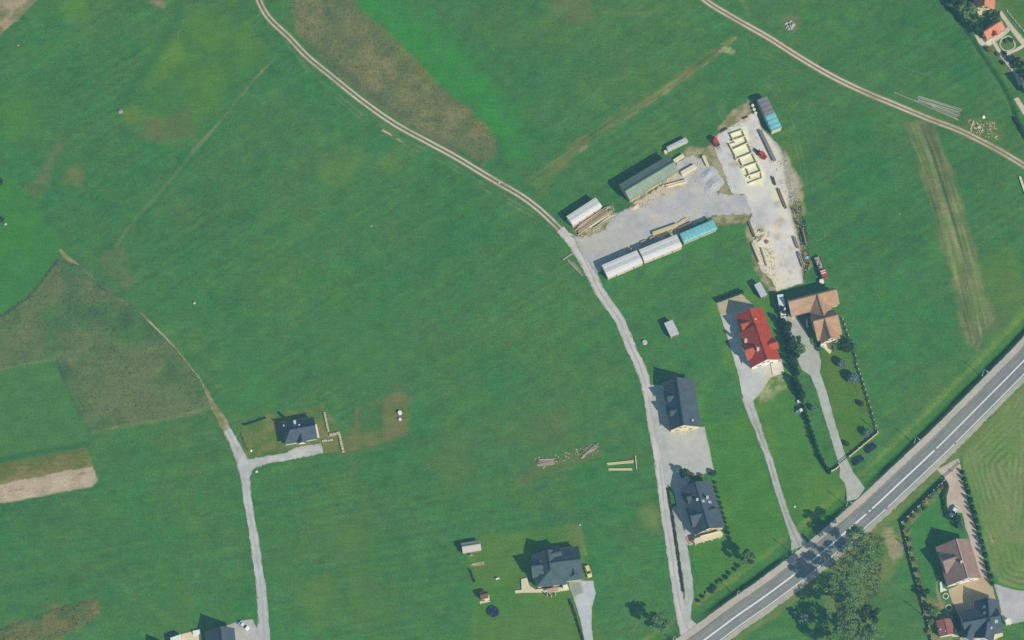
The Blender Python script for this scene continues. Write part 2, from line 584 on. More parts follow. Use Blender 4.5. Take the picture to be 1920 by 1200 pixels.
# thin path running NE-SW at the upper left
cv.stroke([(515, 110), (478, 148), (440, 195), (395, 248), (360, 285)], (144, 142, 116), 0.9, soft=1.1, op=1.0, breakup=1.0)
cv.stroke([(395, 248), (350, 300), (300, 360), (250, 415), (215, 465)], (106, 130, 98), 1.2, soft=1.6, op=.8)
cv.stroke([(403, 252), (358, 304), (308, 364), (258, 419)], (62, 112, 82), 1.4, soft=2, op=.5)
# old tracks and wheel marks in the grass
cv.stroke([(540, 75), (560, 105), (595, 150), (650, 195), (700, 235), (760, 268), (830, 300), (900, 345), (960, 380), (1010, 408), (1050, 432)], (120, 144, 110), 0.55, soft=.8, op=.9, two=1.7, breakup=2)
cv.stroke([(560, 108), (600, 152), (660, 198)], (124, 132, 100), 1.1, soft=1.4, op=.5, breakup=1.5)
cv.stroke([(545, 85), (550, 60), (533, 35), (538, 0)], (110, 134, 100), 0.45, soft=.8, op=.6, two=1.7)
cv.stroke([(1100, -5), (1120, 12), (1150, 24), (1200, 27), (1245, 22), (1290, 14), (1340, 22), (1380, 45)], (112, 132, 100), 0.5, soft=.9, op=.6, two=1.8, breakup=1.6)
cv.stroke([(1150, 24), (1200, 26), (1240, 20)], (124, 128, 100), 1.6, soft=1.8, op=.4, breakup=1.5)
cv.stroke([(1195, 18), (1212, 4)], (124, 128, 100), 0.7, op=.5)
for q in (([(1362, 225), (1350, 200), (1375, 168), (1415, 150), (1445, 152), (1460, 175), (1480, 225), (1500, 290), (1508, 340), (1500, 375)], 1.7, .55),
          ([(1385, 205), (1392, 180), (1420, 160), (1440, 165)], 1.6, .4), ([(1352, 215), (1360, 190), (1390, 162), (1440, 145)], 1.6, .3),
          ([(1520, 425), (1545, 425), (1552, 445), (1530, 455), (1515, 440)], 1.6, .4), ([(1490, 75), (1560, 95), (1640, 110), (1720, 140), (1790, 160)], 1.8, .35), ([(1455, 5), (1485, 25)], 1.5, .3),
          ([(1430, 100), (1500, 140), (1570, 165), (1650, 200)], 1.7, .3), ([(1320, 595), (1340, 620), (1362, 670), (1370, 715)], 1.7, .35), ([(985, 275), (1100, 190), (1250, 95), (1380, 25)], 1.8, .28), ([(960, 310), (1010, 260), (1150, 180)], 1.8, .25)):
    cv.stroke(q[0], (116, 150, 104), 0.5, soft=.8, op=min(.9, q[2] * 1.5), two=q[1], breakup=1.5)
# worn strip up to the NE corner
cv.poly([(984, 338), (1060, 280), (1160, 212), (1260, 145), (1370, 66), (1386, 72), (1340, 112), (1250, 170), (1150, 232), (1080, 290), (1012, 364)], (108, 128, 92), soft=2, amp=2.5, c2=(90, 126, 86), mott=6, seed=5)
cv.stroke([(1088, 282), (1160, 232), (1240, 178), (1320, 122), (1380, 70)], (156, 152, 124), 0.9, soft=1.4, op=.75, amp=1.2, breakup=1.5)
cv.stroke([(1150, 236), (1200, 200), (1300, 130)], (128, 126, 98), 2.0, soft=2.2, op=.6, breakup=1.5)
cv.stroke([(1010, 366), (1100, 305), (1200, 235), (1300, 165)], (66, 116, 80), 0.7, soft=1.2, op=.5)
cv.blob((1365, 94), 2.2, (150, 170, 130), .8)
# striped strip at the right
ST = [(1690, 226), (1752, 232), (1770, 285), (1792, 345), (1832, 480), (1860, 600), (1832, 658), (1812, 640), (1785, 530), (1750, 400), (1720, 300)]
cv.poly(ST, (102, 128, 92), soft=3, amp=2.2, c2=(116, 132, 100), mott=5, seed=6)
for k in (0.12, 0.3, 0.45, 0.6, 0.75, 0.88):
    a0, a1 = np.array([(1692, 230), (1722, 300), (1752, 400), (1787, 530), (1814, 640)], float), np.array([(1752, 234), (1775, 300), (1808, 400), (1843, 530), (1850, 640)], float)
    cv.stroke(a0 * (1 - k) + a1 * k, (150, 152, 122) if int(k * 100) % 2 else (92, 104, 84), 0.5, soft=.9, op=.85, breakup=2.2, seed=int(k * 50))
# fine lines along the two worn strips
for line, pl, w0, amp_ in (([(1690, 226), (1720, 300), (1750, 400), (1785, 530), (1812, 640)], ST, .62, .55), ([(984, 338), (1060, 280), (1160, 212), (1260, 145), (1370, 66)], [(984, 338), (1060, 280), (1160, 212), (1260, 145), (1370, 66), (1386, 72), (1340, 112), (1250, 170), (1150, 232), (1080, 290), (1012, 364)], .6, .4)):
    W = P(*np.asarray(pl, float).T)
    i = cv._sub(W, 1)
    x, y = GX[i], GY[i]
    dl, al_ = seg_dist(x, y, P(*np.asarray(line, float).T), False)
    e, _ = seg_dist(x, y, W, True)
    k = np.where(inside(x, y, W), sstep(e / 1.5), 0)
    st_ = vnoise(dl * 1.0, al_ / 30, w0, 3) + .6 * vnoise(dl, al_ / 12, 1.5, 5)
    cv.C[i] *= (1 + k * amp_ * st_ * 1.6)[:, None]
# hay field inside the road bend, mown in loops
HAY = [(1806, 852), (1850, 800), (1935, 705), (1960, 690), (1960, 1120), (1920, 1108), (1872, 1094), (1858, 1070), (1848, 1020), (1832, 955), (1812, 890)]
i, d, m = cv.poly(HAY, (104, 139, 91), soft=1.2, amp=.8, c2=(117, 140, 99), mott=10, rows=(2.2, .2), seed=2)
for k in range(9):
    o = 5 * k
    cv.stroke([(1830 + o, 900), (1848 + o, 960), (1862 + o, 1020), (1872 + o, 1070)], (148, 152, 110), 0.35, soft=.8, op=.5, breakup=2.2, seed=k)
cv.stroke([(1848, 975), (1862, 1020), (1872, 1052)], (176, 180, 140), 0.4, soft=.6, op=.8, breakup=2)
# gardens and yards
cv.poly([(1535, 690), (1545, 640), (1585, 640), (1600, 690), (1640, 800), (1590, 855), (1578, 830), (1555, 750)], (84, 128, 80), soft=1.5, amp=.8, c2=(92, 126, 80), seed=3)
cv.poly([(1330, 560), (1440, 540), (1470, 600), (1500, 760), (1560, 870), (1590, 930), (1500, 1010), (1400, 760), (1345, 640)], (82, 132, 82), soft=4, amp=2, c2=(94, 136, 78), mott=12, op=.8, seed=4)
cv.poly([(1318, 800), (1400, 770), (1480, 1000), (1400, 1060), (1310, 1120), (1300, 1020), (1350, 1000)], (80, 132, 80), soft=4, amp=2, c2=(88, 136, 76), mott=12, op=.8, seed=5)
cv.poly([(1418, 735), (1440, 700), (1475, 690), (1488, 720), (1440, 745), (1425, 760)], (150, 158, 124), soft=3, amp=3.5, c2=(98, 136, 88), mott=2.5, seed=6)
cv.poly([(1192, 955), (1236, 946), (1242, 1005), (1218, 1000)], (110, 134, 90), soft=2.5, amp=2, op=.8, c2=(96, 130, 88), mott=3, seed=1)
cv.poly([(668, 762), (764, 733), (770, 810), (700, 838), (640, 852), (636, 820), (660, 815)], (104, 120, 86), soft=2, amp=1.5, c2=(120, 122, 92), op=.8, seed=2)
cv.poly([(671, 762), (717, 756), (720, 808), (676, 814)], (68, 118, 84), soft=2, amp=1.2, op=.85, rows=(1.6, .08), c2=(78, 122, 86), mott=3, seed=3)
cv.blob((752, 745), 4, (128, 120, 96), .7); cv.blob((735, 800), 5, (126, 122, 94), .7)
cv.poly([(448, 802), (500, 783), (560, 772), (605, 762), (640, 812), (645, 848), (610, 850), (602, 830), (548, 842), (480, 856), (462, 850)], (92, 124, 82), soft=1.5, amp=1.5, c2=(122, 128, 92), mott=4, op=.9, seed=4)
cv.poly([(960, 905), (1010, 868), (1060, 855), (1130, 838), (1130, 856), (1060, 872), (1020, 885), (975, 912)], (104, 118, 86), soft=3, amp=3, op=.8, seed=5)
cv.blob((1045, 800), 8, (100, 118, 88), .6, 3)
cv.poly([(878, 1040), (900, 1005), (1085, 985), (1108, 1090), (1120, 1215), (880, 1215), (890, 1130)], (84, 130, 80), soft=2, amp=1, c2=(94, 130, 82), mott=12, op=.8, seed=6)
cv.poly([(880, 1175), (1000, 1140), (1070, 1130), (1095, 1215), (880, 1215)], (96, 130, 84), soft=6, amp=4, op=.7, seed=1)
cv.stroke([(1084, 985), (1092, 1015), (1098, 1040)], (146, 146, 104), 1.2, soft=1.6, op=.8, breakup=1.4)
cv.poly([(1060, 985), (1086, 978), (1092, 1020), (1078, 1020)], (116, 130, 88), soft=2.5, amp=2, op=.6)
cv.poly([(1560, 1030), (1600, 985), (1680, 960), (1700, 985), (1690, 1050), (1640, 1120), (1640, 1215), (1550, 1215), (1540, 1100)], (92, 130, 86), soft=4, amp=4, c2=(112, 134, 94), mott=6, op=.85, seed=2)
cv.poly([(1652, 985), (1668, 992), (1690, 1020), (1692, 1042), (1676, 1050), (1668, 1030)], (150, 148, 124), soft=2, amp=2, op=.85, seed=3)
cv.poly([(1610, 1070), (1640, 1070), (1635, 1130), (1600, 1135)], (124, 134, 96), soft=4, amp=4, op=.4, seed=4)
cv.poly([(1696, 985), (1772, 905), (1776, 930), (1805, 962), (1812, 1000), (1765, 1060), (1760, 1110), (1740, 1110), (1708, 1010)], (66, 132, 82), soft=1, amp=.6, seed=5)
cv.stroke([(1770, 912), (1730, 952), (1696, 984)], (136, 138, 106), 2.0, soft=1.4, op=.9, breakup=1.6)
cv.stroke([(1698, 988), (1712, 1050), (1730, 1120), (1750, 1215)], (130, 138, 104), 1.4, soft=1.4, op=.85, breakup=1.6)
cv.poly([(1740, 1120), (1765, 1120), (1790, 1150), (1780, 1215), (1750, 1215)], (104, 132, 92), soft=1.5, amp=1.5, c2=(130, 140, 104), mott=3, seed=6)
cv.stroke([(1756, 1080), (1758, 1110), (1768, 1140), (1776, 1150)], (160, 158, 134), .6, soft=.8, op=.8)
# timber yard surroundings: trodden, dusty, littered with bark
for q in ([(1330, 262), (1345, 235), (1380, 205), (1408, 192), (1420, 214), (1395, 222), (1355, 246)], [(1440, 250), (1478, 292), (1502, 345), (1510, 385), (1500, 440), (1520, 500), (1500, 535), (1480, 400), (1460, 300)],
          [(1318, 292), (1336, 262), (1372, 362), (1400, 368), (1345, 366)], [(1404, 400), (1412, 410), (1425, 500), (1460, 548), (1440, 548), (1415, 500), (1398, 430)],
          [(1268, 300), (1300, 275), (1330, 285), (1300, 300)], [(1075, 432), (1100, 400), (1150, 385), (1158, 402), (1130, 432), (1090, 446)], [(1180, 385), (1215, 360), (1220, 375), (1190, 395)],
          [(1330, 405), (1405, 396), (1400, 415), (1345, 425)]):
    cv.poly(q, (124, 134, 100), soft=1.6, amp=2.2, c2=(160, 158, 132), mott=2.2, op=.95, seed=len(q))
cv.poly([(1445, 262), (1478, 296), (1497, 345), (1496, 372), (1482, 390), (1470, 340), (1455, 300)], (170, 172, 160), soft=1.2, amp=1.4, c2=(150, 154, 142), mott=2, seed=3)
cv.poly([(1808, 222), (1870, 232), (1875, 255), (1845, 268), (1815, 245)], (112, 126, 90), soft=3, amp=3, c2=(96, 128, 86), op=.8, seed=1)
cv.poly([(1692, 180), (1800, 205), (1805, 232), (1740, 210)], (92, 122, 88), soft=3, amp=2, op=.7, seed=2)
cv.poly([(1468, 32), (1496, 28), (1502, 46), (1488, 58), (1470, 54)], (128, 128, 104), soft=1.5, amp=1.6, op=.75, seed=3)
cv.poly([(712, 235), (735, 230), (755, 262), (735, 268)], (112, 124, 92), soft=2, amp=2, op=.7)
cv.poly([(1395, 0), (1400, -8), (1380, -8), (1410, 28), (1402, 30)], (128, 130, 98), soft=2, amp=1.5, op=.6)
# NE gardens
cv.poly([(1800, -8), (1935, -8), (1935, 215), (1908, 180), (1890, 150), (1850, 95), (1825, 55)], (84, 124, 84), soft=2, amp=1.5, c2=(98, 128, 92), mott=5, op=.9, seed=4)

# the made ground: verges worn along roads
ROADC = [(1150, 1318), (1180, 1297), (1240, 1256), (1322, 1199), (1380, 1156), (1440, 1114), (1524, 1050), (1624, 964), (1692, 901), (1765, 832), (1840, 757), (1920, 676), (2000, 590), (2040, 545)]
RW = spline(P(*np.asarray(ROADC, float).T), 2.0)
d, al = seg_dist(GX, GY, RW, False)

# side of the road from the local direction
tan = np.gradient(RW, axis=0)
arc = np.concatenate([[0], np.cumsum(np.hypot(*np.diff(RW, axis=0).T))])
ti = np.stack([np.interp(al, arc, tan[:, 0]), np.interp(al, arc, tan[:, 1])], -1)
pi = np.stack([np.interp(al, arc, RW[:, 0]), np.interp(al, arc, RW[:, 1])], -1)
sd = np.sign(ti[:, 0] * (GY - pi[:, 1]) - ti[:, 1] * (GX - pi[:, 0])) * d
# raised road bank with a ditch on the NW side (gentle where driveways cross)
crossing = np.ones(len(GX))
for q in ((1600, 905), (1497, 1022), (1300, 1180), (1284, 1170)):
    w = P(*q)
    crossing *= 1 - np.exp(-((GX - w[0]) ** 2 + (GY - w[1]) ** 2) / (2 * 5.5 ** 2))
prof = np.interp(sd, [6.2, 6.7, 8.4, 9.3, 10.6, 14.0], [0, -0.05, -1.55, -1.6, -0.7, 0])
wv = 1 + 0.25 * fbm(GX, GY, 8, 1)
cv.Z += prof * crossing * wv
mk = sstep((3.2 - np.abs(sd - 8.6)) / 1.5)[:, None] * crossing[:, None]
cv.C = cv.C * (1 - mk * .8) + A((66, 112, 78)) * mk * .8
mk = sstep((1.5 - np.abs(sd - 12.2) + fbm(GX, GY, 4, 2)) / 1.6)[:, None] * .6
cv.C = cv.C * (1 - mk) + A((112, 134, 84)) * mk
mk = sstep((2.0 - np.abs(sd + 7.0) + fbm(GX, GY, 4, 3)) / 1.4)[:, None] * .75
cv.C = cv.C * (1 - mk) + A((114, 134, 92)) * mk
# narrow ditch at the NE
DIT = [(1762, -12), (1780, 13), (1801, 44), (1822, 73), (1843, 106), (1863, 135), (1878, 158), (1888, 179), (1897, 200), (1905, 223), (1920, 246), (1940, 272)]
DW = spline(P(*np.asarray(DIT, float).T), 2.0)
d, _ = seg_dist(GX, GY, DW, False)
cv.Z += np.interp(d, [0, 0.4, 1.0, 1.6], [-.8, -0.7, -0.1, 0])
mk = sstep((.85 - d + .5 * fbm(GX, GY, 3, 2)) / .8)[:, None] * .8
cv.C = cv.C * (1 - mk) + A((58, 92, 78)) * mk
cv.stroke([(p[0] + 9, p[1] - 4) for p in DIT[:7]], (104, 138, 104), .5, soft=.9, op=.5)
cv.stroke([(148, 500), (168, 516), (190, 534), (232, 566), (266, 592)], (146, 146, 116), 0.5, soft=.9, op=.85, amp=.8, breakup=1.3)
# rough growth stands a little uneven
for F in (FALLOW1, FALLOW2):
    W = P(*np.asarray(F, float).T)
    i = cv._sub(W, 1)
    d, _ = seg_dist(GX[i], GY[i], W, True)
    cv.Z[i] += np.where(inside(GX[i], GY[i], W), sstep(d / 2) * (0.10 * fbm(GX[i], GY[i], 2.4, 5) + .05 * vnoise(GX[i], GY[i], 0.9, 1)), 0)

def lift(x, y):
    """height of the land surface at a place"""
    a = np.clip((np.asarray(x) - x1[0]) / 0.5, 0, NX - 1.001)
    b = np.clip((np.asarray(y) - y1[0]) / 0.5, 0, NY - 1.001)
    return cv.Z.reshape(NY, NX)[b.astype(int), a.astype(int)]

idx = np.arange(NX * NY).reshape(NY, NX)
q = np.stack([idx[:-1, :-1], idx[:-1, 1:], idx[1:, 1:], idx[1:, :-1]], -1).reshape(-1, 4)
loop = np.concatenate([idx[0, :-1], idx[:-1, -1], idx[-1, :0:-1], idx[:0:-1, 0]])
ring = np.stack([GX[loop] * 11.5, GY[loop] * 16.5], -1)
nb = NX * NY + np.arange(len(loop))
q2 = np.stack([loop, nb, np.roll(nb, -1), np.roll(loop, -1)], -1)
verts = np.concatenate([np.stack([GX, GY, cv.Z], -1), np.concatenate([ring, np.zeros((len(ring), 1))], 1)])
cols = np.concatenate([cv.C, np.tile(A(GRASS), (len(ring), 1))])
gm = groundmat('meadow', fine=.24, fscale=1.3, bump=.5, streak=(R(-33), 0.10, 1.3, 0.12))
ground = link('ground', npmesh('ground', verts, np.concatenate([q, q2]), gm, cols))
setp(ground, 'green meadow with mown, fallow and worn patches', 'meadow', kind='structure')

# ------------------------------------------------------------------ roads, drives and yards
gravel = groundmat('gravel', fine=.13, mid=.10, bump=.15, fscale=3.0, mscale=.35)
dirt = groundmat('dirt', fine=.16, mid=.12, bump=.25, fscale=2.4, mscale=.5)

def ribbon(name, pts, z, m, colfn, label, cat='road', across=11, jit=0.22, step=0.7):
    """Road surface along a line; pts rows are map x, map y, half width in metres."""
    p = np.asarray(pts, float)
    w = np.concatenate([P(p[:, 0], p[:, 1]), p[:, 2:3]], 1)
    s = spline(w, step)
    t = np.gradient(s[:, :2], axis=0)
    t /= np.hypot(*t.T)[:, None]
    n = np.stack([-t[:, 1], t[:, 0]], -1)
    al = np.concatenate([[0], np.cumsum(np.hypot(*np.diff(s[:, :2], axis=0).T))])
    vs, cs = [], []
    for k in np.linspace(-1, 1, across):
        off = s[:, 2] * k * (1 + (jit * (fbm(al, al * 0 + 10 * np.sign(k) + p[0, 0], 3.0, 2) + RNG.normal(0, .18, len(al))) if abs(k) > .99 else 0))
        q = s[:, :2] + n * off[:, None]
        vs.append(np.concatenate([q, np.full((len(q), 1), z)], 1))
        cs.append(colfn(off, s[:, 2], al, q))
    nrow = len(s)
    v, c = np.concatenate(vs), np.concatenate(cs)
    i = np.arange(across * nrow).reshape(across, nrow)
    qd = np.stack([i[:-1, :-1], i[:-1, 1:], i[1:, 1:], i[1:, :-1]], -1).reshape(-1, 4)
    o = link(name, npmesh(name, v, qd, m, c))
    return setp(o, label, cat, kind='structure')

def sheet(name, pts, z, m, c, label, cat='yard', step=0.7, jit=0.14, c2=None, mott=4.0, ops=None, world=False):
    """Paved or gravelled area as one flat sheet; returns the object."""
    W = np.asarray(pts, float) if world else P(*np.asarray(pts, float).T)
    b = []
    for i in range(len(W)):
        a, e = W[i], W[(i + 1) % len(W)]
        n = max(1, int(np.hypot(*(e - a)) / 0.9))
        for k in range(n):
            b.append(a + (e - a) * k / n + (RNG.normal(0, jit, 2) if jit else 0))
    b = np.array(b)
    gx, gy = np.meshgrid(np.arange(b[:, 0].min(), b[:, 0].max(), step), np.arange(b[:, 1].min(), b[:, 1].max(), step))
    gx, gy = gx.ravel() + RNG.normal(0, .08, gx.size), gy.ravel() + RNG.normal(0, .08, gx.size)
    d, _ = seg_dist(gx, gy, b, True)
    k = inside(gx, gy, b) & (d > 0.4)
    vin = [Vector(q) for q in b] + [Vector((x, y)) for x, y in zip(gx[k], gy[k])]
    n = len(b)
    vo, _, fo, _, _, _ = delaunay_2d_cdt(vin, [(i, (i + 1) % n) for i in range(n)], [], 1, 1e-5)
    V = np.array([(q.x, q.y, z) for q in vo])
    cvr = Cover(V[:, 0], V[:, 1], c)
    if c2 is not None:
        t = sstep(fbm(V[:, 0], V[:, 1], mott, 3) * 1.5 + .5)[:, None]
        cvr.C = cvr.C * (1 - t) + A(c2) * t
    for f in (ops or []):
        f(cvr)
    de, _ = seg_dist(V[:, 0], V[:, 1], b, True)
    wk = sstep((.55 - de + .9 * fbm(V[:, 0], V[:, 1], 2.5, 6)) / .9)[:, None] * min(.75, jit * 5)
    cvr.C = cvr.C * (1 - wk) + A((128, 136, 108)) * wk
    F = np.array([f for f in fo if len(f) == 3])
    nrm = np.cross(V[F[:, 1]] - V[F[:, 0]], V[F[:, 2]] - V[F[:, 0]])[:, 2]
    F[nrm < 0] = F[nrm < 0][:, ::-1]
    o = link(name, npmesh(name, V, F, m, cvr.C))
    return setp(o, label, cat, kind='structure')

def lerp(a, b, t):
    return a * (1 - t)[:, None] + b * t[:, None]

def ruts(mid, rutc, edge, gap=0.8, rw=0.33, bk=1.6):
    def f(off, hw, al, q):
        r = sstep((rw - np.abs(np.abs(off) - gap)) / .3 + .5)
        r = r * np.clip(.85 + .5 * bk * fbm(q[:, 0], q[:, 1], 11, 1) + .3 * fbm(q[:, 0], q[:, 1], 1.5, 4), 0, 1)
        e = sstep((np.abs(off) - gap - .15) / np.maximum(hw - gap - .2, .2))
        base = lerp(np.tile(A(mid), (len(off), 1)), np.tile(A(edge), (len(off), 1)), e)
        return lerp(base, np.tile(A(rutc), (len(off), 1)), r)
    return f

def flat(c, c2, line=None):
    def f(off, hw, al, q):
        t = sstep(fbm(q[:, 0], q[:, 1], 5, 2) * 1.4 + .5)
        col = lerp(np.tile(A(c), (len(off), 1)), np.tile(A(c2), (len(off), 1)), t)
        e = sstep((np.abs(off) / np.maximum(hw, .1) - .80 + .5 * fbm(q[:, 0], q[:, 1], 2.2, 3)) / .28) * .8
        col = lerp(col, np.tile(A((124, 134, 104)), (len(off), 1)), e)
        g_ = np.exp(-((np.abs(off) - .8) / .3) ** 2)
        col = col * (1 + .10 * g_ * np.clip(.6 + fbm(q[:, 0], q[:, 1], 8, 5), 0, 1))[:, None]
        if line:
            r = sstep((.35 - np.abs(off)) / .3 + .4) * np.clip(.6 + 1.2 * fbm(q[:, 0], q[:, 1], 6, 4), 0, 1)
            col = lerp(col, np.tile(A(line), (len(off), 1)), r)
        return col
    return f

ribbon('dirt_track', [(478, -20, 1.9), (492, 15, 1.9), (510, 40, 1.9), (542, 70, 1.9), (575, 105, 1.9), (620, 142, 1.9), (680, 190, 1.9), (740, 232, 1.9), (800, 265, 1.9), (850, 292, 1.9), (900, 322, 1.9),
       (935, 343, 2.0), (975, 366, 1.9), (1010, 392, 1.9), (1040, 420, 1.8), (1064, 444, 1.7)], 0.05, dirt, ruts((108, 122, 94), (194, 192, 178), (90, 124, 90)), 'two-rut dirt track crossing the meadow down to the timber yard', 'track', across=17, jit=.3)
ribbon('dirt_track', [(1300, -20, 1.9), (1330, 6, 1.9), (1380, 36, 1.9), (1440, 70, 1.9), (1500, 108, 1.9), (1560, 143, 2.0), (1620, 172, 2.0), (1680, 197, 1.9), (1740, 222, 1.9), (1800, 245, 1.9), (1860, 275, 1.9), (1900, 298, 1.9), (1935, 320, 1.9)],
       0.05, dirt, ruts((122, 128, 100), (194, 190, 172), (90, 125, 88), gap=.75, rw=.36), 'two-rut dirt track along the upper right meadow', 'track', across=17, jit=.3)
ribbon('dirt_track', [(262, 588, .7), (300, 626, .8), (330, 660, .9), (355, 692, 1.0), (375, 718, 1.0), (400, 762, 1.3), (420, 796, 1.5), (436, 825, 1.6)], 0.05, dirt,
       flat((168, 164, 140), (120, 128, 98)), 'narrow pale dirt track along the left fallow field', 'track', across=7, jit=.5)
ribbon('dirt_track', [(112, 468, .5), (126, 484, .8), (140, 494, .8), (152, 502, .4)], 0.06, dirt, flat((156, 154, 126), (130, 136, 104)), 'short bare track crossing between the left fields', 'track', across=5, jit=.5)
ribbon('gravel_road', [(426, 806, 1.3), (440, 834, 1.7), (455, 868, 2.2), (460, 900, 1.7), (466, 950, 1.6), (475, 1000, 1.6), (482, 1050, 1.7), (489, 1100, 1.8), (493, 1150, 2.0), (496, 1215, 2.4)], 0.07, gravel,
       flat((178, 186, 188), (168, 176, 176), (160, 164, 160)), 'grey gravel lane running south past the white house', 'road')
ribbon('gravel_road', [(1050, 430, 1.6), (1064, 444, 1.9), (1085, 466, 2.8), (1103, 500, 2.3), (1121, 540, 2.0), (1140, 570, 1.9), (1160, 598, 1.9), (1185, 655, 1.9), (1201, 690, 1.9), (1212, 726, 1.9), (1219, 762, 2.0), (1226, 802, 2.2), (1234, 842, 2.2),
       (1240, 900, 1.9), (1247, 960, 1.8), (1257, 1020, 1.75), (1265, 1075, 1.8), (1273, 1125, 1.9), (1283, 1163, 2.6), (1296, 1190, 4.4)], 0.07, gravel, flat((188, 191, 190), (178, 182, 180), (158, 162, 160)), 'grey gravel lane curving from the timber yard down to the main road', 'road')
ribbon('gravel_road', [(1266, 950, 1.6), (1272, 980, 1.8), (1281, 1028, 1.8), (1288, 1075, 1.8), (1292, 1112, 1.7), (1289, 1140, 1.5), (1288, 1166, 1.4)], 0.075, gravel, flat((170, 182, 178), (160, 172, 168)), 'second paved lane beside the hedge strip, leading up to the graphite house', 'road')
ribbon('driveway', [(1400, 745, 2.0), (1412, 780, 1.7), (1425, 815, 1.4), (1441, 858, 1.3), (1456, 910, 1.3), (1469, 950, 1.3), (1480, 980, 1.4), (1490, 1004, 2.0), (1500, 1026, 3.4)], 0.07, gravel, flat((172, 180, 180), (160, 168, 164), (140, 148, 136)), 'narrow gravel drive from the red-roofed house to the main road', 'driveway')
sheet('driveway', [(1466, 600), (1476, 587), (1493, 594), (1507, 613), (1515, 627), (1520, 645), (1532, 650), (1540, 680), (1537, 697), (1550, 735), (1565, 790), (1582, 845), (1590, 865), (1600, 885), (1622, 915), (1608, 935), (1588, 940), (1586, 917), (1584, 907),
       (1574, 895), (1575, 880), (1567, 852), (1555, 812), (1542, 770), (1530, 730), (1520, 705), (1502, 692), (1495, 675), (1497, 652), (1487, 637), (1480, 627), (1472, 610)], 0.07, gravel, (174, 182, 178), 'pale paved driveway up to the terracotta-roofed house', 'driveway', c2=(166, 176, 170), jit=.06)
sheet('driveway', [(445, 836), (464, 861), (480, 858), (538, 849), (545, 843), (559, 837), (602, 831), (607, 850), (550, 861), (502, 870), (480, 877), (472, 884), (468, 898), (452, 898), (444, 874)], 0.08, gravel, (184, 190, 190), 'gravel driveway in front of the small white house', 'driveway', c2=(172, 178, 178))
sheet('driveway', [(1066, 1088), (1112, 1089), (1117, 1112), (1110, 1140), (1109, 1175), (1114, 1215), (1098, 1215), (1088, 1160), (1078, 1130), (1070, 1107)], 0.07, gravel, (182, 192, 196), 'pale concrete driveway of the house with the yellow car', 'driveway', c2=(176, 186, 190), jit=.06,
      ops=[lambda c: c.poly([(1066, 1088), (1089, 1090), (1093, 1112), (1076, 1118), (1070, 1107)], (140, 156, 146), soft=1, amp=.8)])
sheet('paved_yard', [(1221, 722), (1246, 722), (1260, 798), (1262, 807), (1321, 800), (1330, 840), (1339, 884), (1300, 893), (1290, 905), (1312, 1012), (1293, 1024), (1285, 1020), (1273, 965), (1264, 925), (1257, 912), (1246, 905), (1238, 850), (1228, 800)], 0.085, gravel, (176, 184, 180), 'pale paved yard between the two graphite-roofed houses', 'yard', c2=(168, 178, 174), jit=.05)
sheet('paved_yard', [(1343, 568), (1389, 550), (1412, 572), (1440, 670), (1466, 672), (1470, 700), (1445, 708), (1436, 722), (1420, 745), (1404, 760), (1394, 752), (1385, 706), (1365, 636)], 0.08, gravel, (186, 194, 192), 'concrete yard along the red-roofed house', 'yard', c2=(178, 186, 186), jit=.06,
      ops=[lambda c: c.poly([(1343, 568), (1389, 550), (1412, 572), (1364, 590), (1350, 592)], (176, 170, 146), soft=.6, amp=.3),
           lambda c: c.poly([(1434, 690), (1462, 680), (1468, 700), (1444, 708), (1432, 725)], (190, 186, 160), soft=1.5, amp=1.5, op=.7)])
sheet('paved_yard', [(1756, 880), (1797, 859), (1801, 872), (1808, 915), (1820, 958), (1840, 1026), (1850, 1075), (1860, 1097), (1866, 1120), (1874, 1150), (1868, 1215), (1800, 1215), (1796, 1150), (1785, 1128), (1778, 1106), (1800, 1095), (1828, 1082), (1818, 1010), (1811, 992),
       (1804, 962), (1777, 957), (1775, 935), (1780, 912), (1774, 902), (1769, 892), (1762, 887)], 0.07, gravel, (178, 168, 152), 'tan block-paved yard and drive of the brown-roofed house', 'yard', c2=(184, 178, 168), jit=.05,
      ops=[lambda c: c.poly([(1770, 1110), (1800, 1095), (1828, 1082), (1850, 1078), (1868, 1120), (1870, 1215), (1790, 1215)], (178, 166, 142), soft=1.5, amp=.6)])
sheet('driveway', [(1863, 1094), (1879, 1099), (1901, 1106), (1935, 1109), (1935, 1162), (1894, 1171), (1880, 1164), (1872, 1123)], 0.085, gravel, (176, 182, 184), 'grey paved drive entering from the right beside the hay field', 'driveway', c2=(168, 174, 178), jit=.05)
YARD = [(1070, 442), (1100, 444), (1135, 428), (1150, 402), (1180, 390), (1192, 378), (1240, 348), (1262, 312), (1282, 296), (1300, 290), (1320, 298), (1340, 322), (1352, 340), (1352, 356), (1342, 360), (1372, 366), (1400, 362), (1412, 380), (1408, 402), (1380, 402), (1335, 405),
        (1300, 425), (1272, 442), (1200, 468), (1135, 496), (1122, 512), (1108, 500), (1085, 465)]
